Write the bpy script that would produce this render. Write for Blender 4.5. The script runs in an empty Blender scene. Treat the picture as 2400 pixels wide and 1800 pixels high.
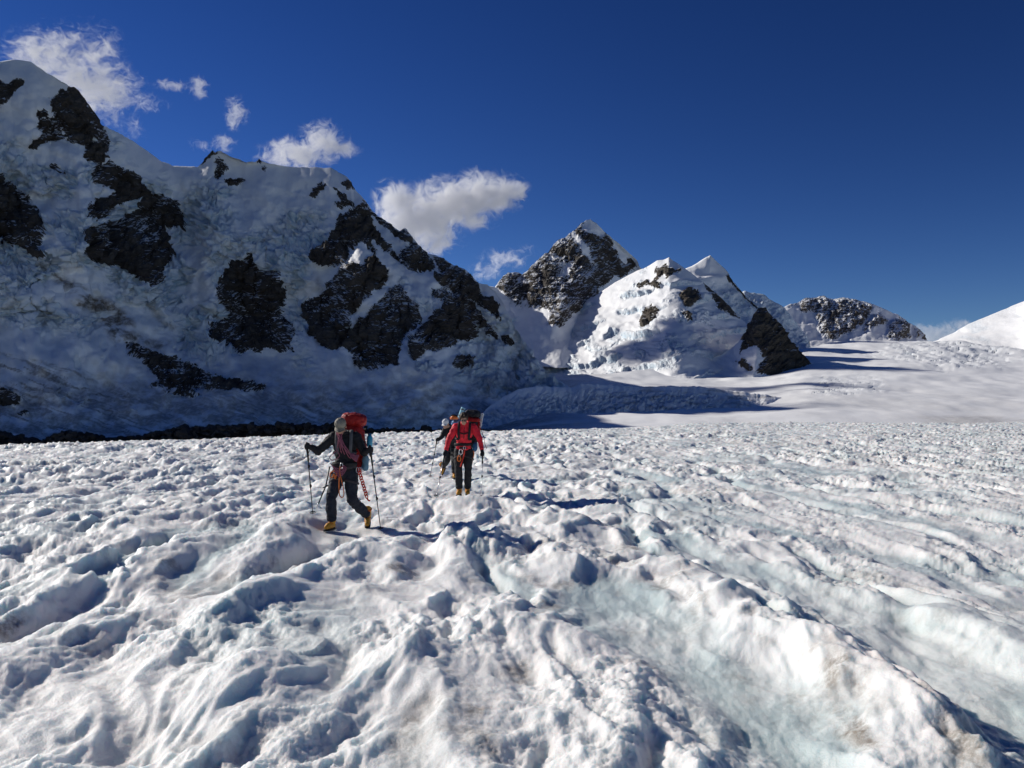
import bpy, bmesh, math, random
import numpy as np
from mathutils import Vector, Matrix

rng = np.random.default_rng(7)
random.seed(7)
R = math.radians
scene = bpy.context.scene
COL = scene.collection

# ------------------------------------------------------------------ camera
F_PX = 1967.0                      # focal length in pixels of the 2400 px wide photograph
CAM_Z = 1.95
PITCH = math.atan(55.0 / F_PX)
cam_data = bpy.data.cameras.new('camera')
cam_data.sensor_width = 36.0
cam_data.lens = 36.0 * F_PX / 2400.0
cam_data.clip_start = 0.1
cam_data.clip_end = 60000.0
cam = bpy.data.objects.new('camera', cam_data)
COL.objects.link(cam)
cam.location = (0, 0, CAM_Z)
cam.rotation_euler = (math.pi / 2 + PITCH, 0, 0)
scene.camera = cam

# ------------------------------------------------------------------ sky, sun, exposure
SUN_EL = 28.0
SUN_AHEAD = 31.0                   # the sun stands to the left, this far ahead of square
sun_dir = Vector((-math.cos(R(SUN_EL)) * math.cos(R(SUN_AHEAD)),
                  math.cos(R(SUN_EL)) * math.sin(R(SUN_AHEAD)), math.sin(R(SUN_EL))))
world = bpy.data.worlds.new('World')
scene.world = world
world.use_nodes = True
wn = world.node_tree.nodes
wl = world.node_tree.links
wn.clear()
w_out = wn.new('ShaderNodeOutputWorld')
w_bg = wn.new('ShaderNodeBackground')
w_sky = wn.new('ShaderNodeTexSky')
w_sky.sky_type = 'NISHITA'
w_sky.sun_disc = False
w_sky.sun_elevation = R(SUN_EL)
w_sky.sun_rotation = math.atan2(sun_dir.x, sun_dir.y)
w_sky.altitude = 2600.0
w_sky.air_density = 1.0
w_sky.dust_density = 0.0
w_sky.ozone_density = 2.5
w_bg.inputs['Strength'].default_value = 0.06
w_ga = wn.new('ShaderNodeGamma')              # the deep, contrasty blue of thin, clean high-mountain air
w_ga.inputs['Gamma'].default_value = 1.5
w_hs = wn.new('ShaderNodeHueSaturation')
w_hs.inputs['Hue'].default_value = 0.512
w_hs.inputs['Saturation'].default_value = 1.11
w_hs.inputs['Value'].default_value = 0.42
wl.new(w_sky.outputs[0], w_ga.inputs['Color'])
wl.new(w_ga.outputs[0], w_hs.inputs['Color'])
wl.new(w_hs.outputs[0], w_bg.inputs[0])
wl.new(w_bg.outputs[0], w_out.inputs[0])

sun_l = bpy.data.lights.new('sun', 'SUN')
sun_l.energy = 4.6
sun_l.angle = R(0.53)
sun_l.color = (1.0, 0.955, 0.88)
sun = bpy.data.objects.new('sun', sun_l)
COL.objects.link(sun)
sun.rotation_euler = sun_dir.to_track_quat('Z', 'Y').to_euler()
sun.location = (-60, 30, 60)

scene.view_settings.view_transform = 'Standard'
scene.view_settings.look = 'None'
scene.view_settings.gamma = 1.0
scene.view_settings.use_curve_mapping = False
scene.view_settings.exposure = 0.08
scene.render.engine = 'CYCLES'
scene.cycles.use_denoising = True
scene.cycles.max_bounces = 10
scene.cycles.diffuse_bounces = 4
scene.cycles.glossy_bounces = 2
scene.cycles.transmission_bounces = 2
scene.cycles.volume_bounces = 8
scene.cycles.volume_max_steps = 128

# ------------------------------------------------------------------ helpers: projection, noise, meshes
def ray(px, py):
    """unit-depth point (X/Y, 1, Z/Y) seen at a pixel of the photograph"""
    u = (np.asarray(px, float) - 1200.0) / F_PX
    v = (900.0 - np.asarray(py, float)) / F_PX
    cy = math.cos(PITCH) - v * math.sin(PITCH)
    cz = math.sin(PITCH) + v * math.cos(PITCH)
    return u / cy, cz / cy

def spot(px, py, depth):
    a, b = ray(px, py)
    return np.stack([a * depth, np.broadcast_to(depth, np.shape(a * depth)) * 1.0, b * depth + CAM_Z], -1)

def _hash(ix, iy, seed):
    h = (ix.astype(np.uint32) * np.uint32(374761393)) ^ (iy.astype(np.uint32) * np.uint32(668265263)) ^ np.uint32(seed * 2246822519 & 0xffffffff)
    h = (h ^ (h >> np.uint32(13))) * np.uint32(1274126177)
    h = h ^ (h >> np.uint32(16))
    h = h * np.uint32(2654435761)
    return h ^ (h >> np.uint32(15))

_ang = np.linspace(0, 2 * np.pi, 256, endpoint=False)
_GX, _GY = np.cos(_ang).astype(np.float32), np.sin(_ang).astype(np.float32)

def perlin(x, y, seed=0):
    x = np.asarray(x, np.float64); y = np.asarray(y, np.float64)
    xf, yf = np.floor(x), np.floor(y)
    ix, iy = xf.astype(np.int64), yf.astype(np.int64)
    fx, fy = (x - xf).astype(np.float32), (y - yf).astype(np.float32)
    u = fx * fx * fx * (fx * (fx * 6 - 15) + 10)
    v = fy * fy * fy * (fy * (fy * 6 - 15) + 10)
    def g(dx, dy):
        k = _hash(ix + dx, iy + dy, seed) & np.uint32(255)
        return _GX[k] * (fx - dx) + _GY[k] * (fy - dy)
    a = g(0, 0); b = g(1, 0); c = g(0, 1); d = g(1, 1)
    return ((a + u * (b - a)) * (1 - v) + (c + u * (d - c)) * v) * 1.5

def fbm(x, y, octaves=4, seed=0, gain=0.5, lac=2.03):
    s = 0; a = 1.0; f = 1.0
    for i in range(octaves):
        s = s + a * perlin(x * f + 17.3 * i, y * f - 9.1 * i, seed + i)
        a *= gain; f *= lac
    return s

def ridged(x, y, octaves=4, seed=0, gain=0.5, lac=2.03):
    s = 0; a = 1.0; f = 1.0; n = 0
    for i in range(octaves):
        r = 1 - np.abs(perlin(x * f + 31.7 * i, y * f + 11.9 * i, seed + i))
        s = s + a * r * r; n += a
        a *= gain; f *= lac
    return s / n

def worley(x, y, seed=0):
    """distance to the nearest and second nearest cell point, and the nearest cell's random value"""
    x = np.asarray(x, np.float64); y = np.asarray(y, np.float64)
    ix, iy = np.floor(x).astype(np.int64), np.floor(y).astype(np.int64)
    d1 = np.full(x.shape, 9.0, np.float32); d2 = d1.copy(); cid = np.zeros(x.shape, np.float32)
    for dx in (-1, 0, 1):
        for dy in (-1, 0, 1):
            h = _hash(ix + dx, iy + dy, seed)
            px = ix + dx + (h & np.uint32(1023)).astype(np.float32) / 1023
            py = iy + dy + ((h >> np.uint32(10)) & np.uint32(1023)).astype(np.float32) / 1023
            d = np.hypot(px - x, py - y).astype(np.float32)
            near = d < d1
            d2 = np.where(near, d1, np.minimum(d2, d))
            cid = np.where(near, ((h >> np.uint32(20)) & np.uint32(1023)).astype(np.float32) / 1023, cid)
            d1 = np.where(near, d, d1)
    return d1, d2, cid

def sstep(a, b, x):
    t = np.clip((x - a) / (b - a), 0, 1)
    return t * t * (3 - 2 * t)

def interp(pts, x):
    p = np.array(pts, float)
    return np.interp(x, p[:, 0], p[:, 1])

def sdf_poly(poly, x, y):
    """signed distance, positive inside"""
    p = np.asarray(poly, float)
    q = np.roll(p, -1, 0)
    d = np.full(x.shape, 1e9); inside = np.zeros(x.shape, bool)
    for (ax, ay), (bx, by) in zip(p, q):
        ex, ey = bx - ax, by - ay
        L = ex * ex + ey * ey + 1e-9
        t = np.clip(((x - ax) * ex + (y - ay) * ey) / L, 0, 1)
        d = np.minimum(d, (x - ax - t * ex) ** 2 + (y - ay - t * ey) ** 2)
        c = ((ay > y) != (by > y)) & (x < ex * (y - ay) / (by - ay + 1e-12) + ax)
        inside ^= c
    d = np.sqrt(d)
    return np.where(inside, d, -d)

def mesh_from_arrays(name, verts, quads, smooth=True, attrs=None):
    me = bpy.data.meshes.new(name)
    verts = np.ascontiguousarray(verts, np.float32).reshape(-1, 3)
    quads = np.ascontiguousarray(quads, np.int32)
    n = quads.shape[1]
    me.vertices.add(len(verts)); me.vertices.foreach_set('co', verts.ravel())
    me.loops.add(quads.size); me.loops.foreach_set('vertex_index', quads.ravel())
    me.polygons.add(len(quads))
    me.polygons.foreach_set('loop_start', np.arange(0, quads.size, n, dtype=np.int32))
    me.polygons.foreach_set('use_smooth', np.full(len(quads), smooth))
    for k, v in (attrs or {}).items():
        a = me.attributes.new(k, 'FLOAT', 'POINT')
        a.data.foreach_set('value', np.ascontiguousarray(v, np.float32).ravel())
    me.update(calc_edges=True)
    me.validate()
    return me

def link(name, data, material=None, parent=None, **props):
    o = bpy.data.objects.new(name, data)
    COL.objects.link(o)
    if material is not None and data is not None:
        data.materials.append(material)
    if parent is not None:
        o.parent = parent
    for k, v in props.items():
        o[k] = v
    return o

def grid_quads(ny, nx):
    i = np.arange(ny * nx).reshape(ny, nx)
    return np.stack([i[:-1, :-1], i[:-1, 1:], i[1:, 1:], i[1:, :-1]], -1).reshape(-1, 4)

def grid_normals(P):
    du = np.gradient(P, axis=1); dv = np.gradient(P, axis=0)
    n = np.cross(du, dv)
    n /= np.linalg.norm(n, axis=-1, keepdims=True) + 1e-9
    return n

# ------------------------------------------------------------------ materials
def new_mat(name):
    m = bpy.data.materials.new(name)
    m.use_nodes = True
    nt = m.node_tree
    nt.nodes.clear()
    out = nt.nodes.new('ShaderNodeOutputMaterial')
    return m, nt, out

class NB:
    """small node builder"""
    def __init__(self, nt): self.nt = nt
    def n(self, t, **kw):
        nd = self.nt.nodes.new(t)
        for k, v in kw.items():
            if k.startswith('i_'):
                key = k[2:]
                key = int(key) if key.isdigit() else key.replace('_', ' ')
                nd.inputs[key].default_value = v
            else:
                setattr(nd, k, v)
        return nd
    def l(self, a, b): self.nt.links.new(a, b)
    def math(self, op, a, b=None, c=None, clamp=False):
        nd = self.n('ShaderNodeMath', operation=op); nd.use_clamp = clamp
        for i, v in enumerate((a, b, c)):
            if v is None: continue
            if isinstance(v, (int, float)): nd.inputs[i].default_value = v
            else: self.l(v, nd.inputs[i])
        return nd.outputs[0]
    def mix(self, fac, a, b):
        nd = self.n('ShaderNodeMix', data_type='RGBA')
        for s, v in ((nd.inputs[0], fac), (nd.inputs[6], a), (nd.inputs[7], b)):
            if isinstance(v, (int, float)): s.default_value = v
            elif isinstance(v, tuple): s.default_value = (*v, 1) if len(v) == 3 else v
            else: self.l(v, s)
        return nd.outputs[2]
    def noise(self, vec, scale, detail=4, rough=0.5, dist=0.0):
        nd = self.n('ShaderNodeTexNoise', noise_dimensions='3D')
        nd.inputs['Scale'].default_value = scale; nd.inputs['Detail'].default_value = detail
        nd.inputs['Roughness'].default_value = rough; nd.inputs['Distortion'].default_value = dist
        if vec is not None: self.l(vec, nd.inputs['Vector'])
        return nd.outputs['Fac']
    def ramp(self, v, lo, hi, a=0.0, b=1.0, smooth=True):
        nd = self.n('ShaderNodeMapRange', interpolation_type='SMOOTHSTEP' if smooth else 'LINEAR')
        self.l(v, nd.inputs[0])
        nd.inputs[1].default_value = lo; nd.inputs[2].default_value = hi
        nd.inputs[3].default_value = a; nd.inputs[4].default_value = b
        return nd.outputs[0]
    def attr(self, name):
        return self.n('ShaderNodeAttribute', attribute_name=name).outputs['Fac']
    def bump(self, height, strength, dist, normal=None):
        nd = self.n('ShaderNodeBump')
        nd.inputs['Strength'].default_value = strength; nd.inputs['Distance'].default_value = dist
        self.l(height, nd.inputs['Height'])
        if normal is not None: self.l(normal, nd.inputs['Normal'])
        return nd.outputs[0]
    def bsdf(self, out, color, rough=0.6, normal=None, spec=0.3, **kw):
        b = self.n('ShaderNodeBsdfPrincipled')
        for key, v in (('Base Color', color), ('Roughness', rough)):
            if isinstance(v, (int, float)): b.inputs[key].default_value = v
            elif isinstance(v, tuple): b.inputs[key].default_value = (*v, 1)
            else: self.l(v, b.inputs[key])
        b.inputs['Specular IOR Level'].default_value = spec
        if normal is not None: self.l(normal, b.inputs['Normal'])
        for k, v in kw.items(): b.inputs[k.replace('_', ' ')].default_value = v
        self.l(b.outputs[0], out.inputs['Surface'])
        return b

def mat_mountain_snow(name='mountain_snow', bs=0.55):
    m, nt, out = new_mat(name); nb = NB(nt)
    pos = nb.n('ShaderNodeNewGeometry').outputs['Position']
    n1 = nb.noise(pos, 0.02, 6, 0.6)
    n2 = nb.noise(pos, 0.12, 6, 0.65)
    base = nb.mix(nb.ramp(n1, 0.3, 0.7), (0.86, 0.87, 0.885), (0.93, 0.93, 0.93))
    ice = nb.math('MULTIPLY', nb.attr('ice'), nb.ramp(n2, 0.25, 0.75, 0.35, 1.0))
    base = nb.mix(ice, base, (0.33, 0.54, 0.70))
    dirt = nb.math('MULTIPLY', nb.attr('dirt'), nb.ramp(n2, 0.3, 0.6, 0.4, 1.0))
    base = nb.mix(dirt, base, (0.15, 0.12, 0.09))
    bump = nb.bump(nb.math('MULTIPLY', nb.noise(pos, 0.10, 8, 0.62), nb.math('ADD', 0.3, nb.math('MULTIPLY', nb.attr('ice'), 2.6))), bs, 9.0)
    nb.bsdf(out, base, 0.65, bump, 0.15)
    return m

def mat_rock(name, dark, light, dust, strata_rot=0.7):
    m, nt, out = new_mat(name); nb = NB(nt)
    geo = nb.n('ShaderNodeNewGeometry')
    pos = geo.outputs['Position']
    mp = nb.n('ShaderNodeMapping')
    mp.inputs['Rotation'].default_value = (0.0, strata_rot, 0.25)
    mp.inputs['Scale'].default_value = (0.012, 0.02, 0.075)
    nb.l(pos, mp.inputs[0])
    strata = nb.noise(mp.outputs[0], 1.0, 8, 0.68, 0.4)
    blot = nb.noise(pos, 0.02, 6, 0.6)
    fine = nb.noise(pos, 0.16, 8, 0.65)
    col = nb.mix(nb.ramp(strata, 0.3, 0.7), dark, light)
    col = nb.mix(nb.ramp(blot, 0.35, 0.75, 0, 0.7), col, (dark[0] * 1.5, dark[1] * 1.25, dark[2] * 1.0))
    col = nb.mix(nb.ramp(fine, 0.3, 0.75, 0.0, 0.5), col, (dark[0] * 0.55, dark[1] * 0.55, dark[2] * 0.6))
    # snow lying on the ledges: where the surface is flat enough, broken up by noise
    sep = nb.n('ShaderNodeSeparateXYZ'); nb.l(geo.outputs['Normal'], sep.inputs[0])
    mp2 = nb.n('ShaderNodeMapping')
    mp2.inputs['Rotation'].default_value = (0.0, strata_rot, 0.25)
    mp2.inputs['Scale'].default_value = (0.02, 0.03, 0.13)
    nb.l(pos, mp2.inputs[0])
    led = nb.noise(mp2.outputs[0], 1.0, 6, 0.62, 0.3)
    s = nb.math('ADD', nb.math('MULTIPLY', sep.outputs[2], 0.55), led)
    s = nb.math('ADD', s, nb.math('MULTIPLY', nb.attr('dust'), 0.45))
    snow = nb.ramp(s, dust, dust + 0.10)
    col = nb.mix(snow, col, (0.84, 0.85, 0.87))
    h = nb.math('ADD', nb.math('MULTIPLY', strata, 1.0), nb.math('MULTIPLY', fine, 0.5))
    bump = nb.bump(h, 0.9, 12.0)
    nb.bsdf(out, col, 0.85, bump, 0.15)
    return m

def mat_glacier():
    m, nt, out = new_mat('glacier_ice'); nb = NB(nt)
    pos = nb.n('ShaderNodeNewGeometry').outputs['Position']
    ice = nb.attr('ice'); dirt = nb.attr('dirt')
    nf = nb.noise(pos, 2.6, 8, 0.62)
    ng = nb.noise(pos, 22.0, 6, 0.7)
    nl = nb.noise(pos, 0.45, 4, 0.5)
    snow = nb.mix(nb.ramp(nl, 0.35, 0.7), (0.79, 0.80, 0.795), (0.88, 0.875, 0.855))
    icec = nb.mix(nb.ramp(nf, 0.3, 0.7), (0.36, 0.50, 0.51), (0.60, 0.70, 0.70))
    base = nb.mix(nb.math('MULTIPLY', ice, nb.ramp(nf, 0.2, 0.65, 0.45, 0.95)), snow, icec)
    d = nb.math('MULTIPLY', dirt, nb.ramp(nb.math('ADD', nb.math('MULTIPLY', nf, 0.6), nb.math('MULTIPLY', ng, 0.4)), 0.40, 0.62, 0.12, 1.0))
    base = nb.mix(d, base, (0.20, 0.165, 0.125))
    b1 = nb.bump(ng, 0.5, 0.02)
    vor = nb.n('ShaderNodeTexVoronoi'); vor.inputs['Scale'].default_value = 90.0; nb.l(pos, vor.inputs['Vector'])
    b2 = nb.bump(nb.math('MULTIPLY', vor.outputs['Distance'], -1.0), 0.35, 0.006, b1)
    rough = nb.mix(ice, (0.62, 0.62, 0.62), (0.30, 0.30, 0.30))
    sc = nb.n('ShaderNodeSeparateColor'); nb.l(rough, sc.inputs[0])
    bs = nb.bsdf(out, base, sc.outputs[0], b2, 0.28)
    bs.inputs['Subsurface Weight'].default_value = 0.75
    bs.inputs['Subsurface Radius'].default_value = (0.7, 1.0, 1.15)
    bs.inputs['Subsurface Scale'].default_value = 0.13
    return m

def mat_plain(name, col, rough=0.7, var=0.25, scale=30.0, bump=0.0, spec=0.3, metal=0.0):
    m, nt, out = new_mat(name); nb = NB(nt)
    tc = nb.n('ShaderNodeTexCoord').outputs['Object']
    n = nb.noise(tc, scale, 5, 0.6)
    c = nb.mix(nb.ramp(n, 0.3, 0.7), tuple(v * (1 - var) for v in col), tuple(min(1, v * (1 + var)) for v in col))
    nrm = nb.bump(nb.noise(tc, scale * 2.5, 4, 0.6), bump, 0.01) if bump else None
    nb.bsdf(out, c, rough, nrm, spec, Metallic=metal)
    return m

M_SNOW = mat_mountain_snow()
M_FIELD = mat_mountain_snow('snowfield_snow', 0.12)
M_ROCK = mat_rock('massif_rock', (0.055, 0.050, 0.047), (0.15, 0.135, 0.12), 0.925)
M_ROCK_DUSTED = mat_rock('dusted_rock', (0.05, 0.045, 0.04), (0.13, 0.115, 0.10), 0.93, 0.9)
M_ROCK_BROWN = mat_rock('brown_rock', (0.062, 0.055, 0.046), (0.17, 0.148, 0.12), 1.02, 0.6)
M_ROCK_STRIPED = mat_rock('striped_rock', (0.06, 0.054, 0.05), (0.15, 0.135, 0.12), 0.90, 1.0)
M_RUBBLE = mat_rock('moraine_rubble', (0.05, 0.045, 0.04), (0.14, 0.125, 0.11), 1.25)
M_GLACIER = mat_glacier()
# ------------------------------------------------------------------ mountains
# outlines below are traced off enlargements of the photograph; Z() turns an enlargement's pixel into a photograph pixel
def Z(region, pts):
    ox, oy, s = {1: (0, 100, 3.687), 2: (400, 300, 3.687), 3: (0, 500, 3.017), 4: (600, 500, 3.017),
                 5: (1100, 480, 3.687), 6: (1600, 600, 2.765)}[region]
    return [(ox + x / s, oy + y / s) for x, y in pts]

def mountain(name, sky, base, d_ridge, d_base, px, ny, power=1.0, relief=None, rocks=(), snow_cut=(), dust=None,
             jag=0.0, warp=5.0, rock_push=6.0, rock_amp=9.0, rock_dir=0.8, back=700.0, floor=-80.0, plateau=0.0, bulge=None, **props):
    px = np.asarray(px, float)
    nx = len(px)
    ys = interp(sky, px) + jag * fbm(px * 0.06, px * 0, 4, 91)
    yb = interp(base, px)
    dr, db = interp(d_ridge, px), interp(d_base, px)
    t = np.linspace(0, 1, ny)[:, None]
    PX = np.broadcast_to(px[None, :], (ny, nx)).copy()
    pad_ = 40
    ker = np.exp(-np.linspace(-2.2, 2.2, 2 * pad_ + 1) ** 2); ker /= ker.sum()
    sm = lambda a: np.convolve(np.pad(a, pad_, 'edge'), ker, 'valid')
    yss = sm(ys); dr = sm(dr); db = sm(db)
    PY = yb + (yss - yb) * t + (ys - yss) * t ** 5      # small teeth of the skyline fade out down the slope
    g = t ** power
    D = db + (dr - db) * g
    if bulge is not None:
        D = D + bulge(PX, PY, t) * np.sin(np.pi * np.clip(t, 0, 1)) ** 0.5
    P = spot(PX, PY, D)
    N = grid_normals(P)
    N = np.where((N[..., 1:2] > 0), -N, N)
    # scale: metres per photograph pixel
    S = D / F_PX
    ww = warp * fbm(PX * 0.05, PY * 0.05, 6, 5, 0.72)
    wv = warp * fbm(PX * 0.05 + 50, PY * 0.05, 6, 6, 0.72)
    ids = np.full((ny, nx), -1)
    best = np.full((ny, nx), -1e9)
    cut = np.full((ny, nx), -1e9)
    for poly in snow_cut:
        cut = np.maximum(cut, sdf_poly(poly, PX + ww, PY + wv))
    ca, sa = math.cos(rock_dir), math.sin(rock_dir)
    edge = 9.0 * (warp / 4.5) * (ridged((PX * ca - PY * sa) * 0.022, (PX * sa + PY * ca) * 0.085, 5, 47, 0.68) - 0.60)
    for k, poly in enumerate(rocks):
        p = np.array(poly)
        x0, x1 = p[:, 0].min() - 30, p[:, 0].max() + 30
        y0, y1 = p[:, 1].min() - 30, p[:, 1].max() + 30
        sel = (PX > x0) & (PX < x1) & (PY > y0) & (PY < y1)
        if not sel.any(): continue
        sd = sdf_poly(poly, (PX + ww)[sel], (PY + wv)[sel])
        sd = sd + edge[sel] + 2.5
        if snow_cut: sd = np.minimum(sd, -cut[sel])
        b = best[sel]; i = ids[sel]
        i[(sd > 0) & (sd > b)] = k
        best[sel] = np.maximum(b, sd); ids[sel] = i
    rockm = sstep(-3, 6, best)
    top = np.clip((1 - t) * 12, 0.0, 1)             # keep the skyline where it is
    ca, sa = math.cos(rock_dir), math.sin(rock_dir)
    ru, rv = PX * ca - PY * sa, PX * sa + PY * ca      # strata direction
    rock_d = rock_push * sstep(0, 14, best) + rock_amp * (ridged(ru * 0.012, rv * 0.05, 6, 41, 0.58) - 0.5) \
        + 0.45 * rock_amp * fbm(PX * 0.05, PY * 0.05, 5, 43, 0.6)
    ice = np.zeros((ny, nx)); dirt = np.zeros((ny, nx)); snow_d = 0
    if relief is not None:
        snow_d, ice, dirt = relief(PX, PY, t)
    disp = (rockm * rock_d + (1 - rockm) * snow_d) * (0.25 + 0.75 * top)
    P = P + N * (disp * S * 1.0)[..., None]
    dustv = dust(PX, PY) if dust is not None else np.zeros((ny, nx))
    dustv = dustv + 0.42 * sstep(11, 0, best)
    # the far side falls away behind the ridge, past an unseen shadow-casting plateau if set
    nb_ = 12
    rows = []
    ridge = P[-1]
    for k in range(1, nb_ + 1):
        q = ridge.copy()
        a = k / nb_
        q[:, 1] += back * a
        q[:, 0] += back * a * ridge[:, 0] / ridge[:, 1]
        z0 = ridge[:, 2]
        fall = np.clip((a - plateau) / (1 - plateau), 0, 1)
        q[:, 2] = z0 * (1 - 0.10 * min(a, plateau)) + (floor - z0) * (fall ** (0.85 if plateau == 0 else 1.0)) + 6 * fbm(px * 0.05, px * 0 + k * 0.7, 3, 77) * (1 - a)
        rows.append(q)
    Pall = np.concatenate([P, np.array(rows)], 0)
    pad = np.zeros((nb_, nx))
    ids = np.concatenate([ids, np.full((nb_, nx), -1)], 0)
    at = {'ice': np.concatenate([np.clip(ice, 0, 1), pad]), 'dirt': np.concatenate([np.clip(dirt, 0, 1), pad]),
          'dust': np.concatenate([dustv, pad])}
    nyy = ny + nb_
    Q = grid_quads(nyy, nx)
    fi = ids.reshape(-1)[Q]
    fid = np.where((fi >= 0).sum(1) >= 3, fi.max(1), -1)
    flat = Pall.reshape(-1, 3)
    def sub(sel, nm, smooth):
        q = Q[sel]
        u, inv = np.unique(q, return_inverse=True)
        return mesh_from_arrays(nm, flat[u], inv.reshape(-1, 4), smooth, {k: v.reshape(-1)[u] for k, v in at.items()})
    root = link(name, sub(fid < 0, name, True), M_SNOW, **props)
    for k in range(len(rocks)):
        s = fid == k
        if s.sum() < 6: continue
        link('rock_face', sub(s, 'rock_face', False), props_rock[0], root)
    return root

props_rock = [M_ROCK]

# ---- left massif -------------------------------------------------
sky_massif = [(-1500, 420), (-1100, 330), (-700, 250), (-400, 160), (-150, 150)] + Z(1, [(0, 165), (150, 145), (260, 165), (360, 225), (460, 290), (560, 345), (610, 385), (640, 378),
    (680, 410), (740, 500), (800, 580), (850, 650), (880, 710), (950, 750), (1050, 800), (1150, 860), (1280, 945), (1400, 1030),
    (1500, 1065), (1710, 1075), (1740, 1045), (1780, 995), (1840, 930), (1862, 950), (1915, 938), (1960, 965), (2050, 1010), (2130, 1040)]) + \
    Z(2, [(740, 290), (765, 262), (790, 290), (860, 310), (980, 330), (1100, 342), (1200, 345), (1330, 350), (1390, 345), (1450, 380), (1510, 405),
    (1560, 460), (1580, 520), (1640, 580), (1690, 640), (1740, 720), (1800, 770), (1850, 800), (1920, 850), (1980, 890), (2030, 872),
    (2070, 910), (2120, 980), (2170, 1040), (2212, 1070)]) + Z(4, [(1220, 285), (1270, 290), (1340, 330), (1400, 370), (1470, 390), (1530, 440), (1570, 490)]) + \
    [(1141, 668), (1162, 684), (1182, 715), (1205, 762), (1235, 815), (1280, 868), (1340, 915), (1410, 960), (1480, 1000), (1560, 1060), (1700, 1080)]
base_massif = [(-1500, 1060), (1480, 1056), (1700, 1090)]
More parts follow.
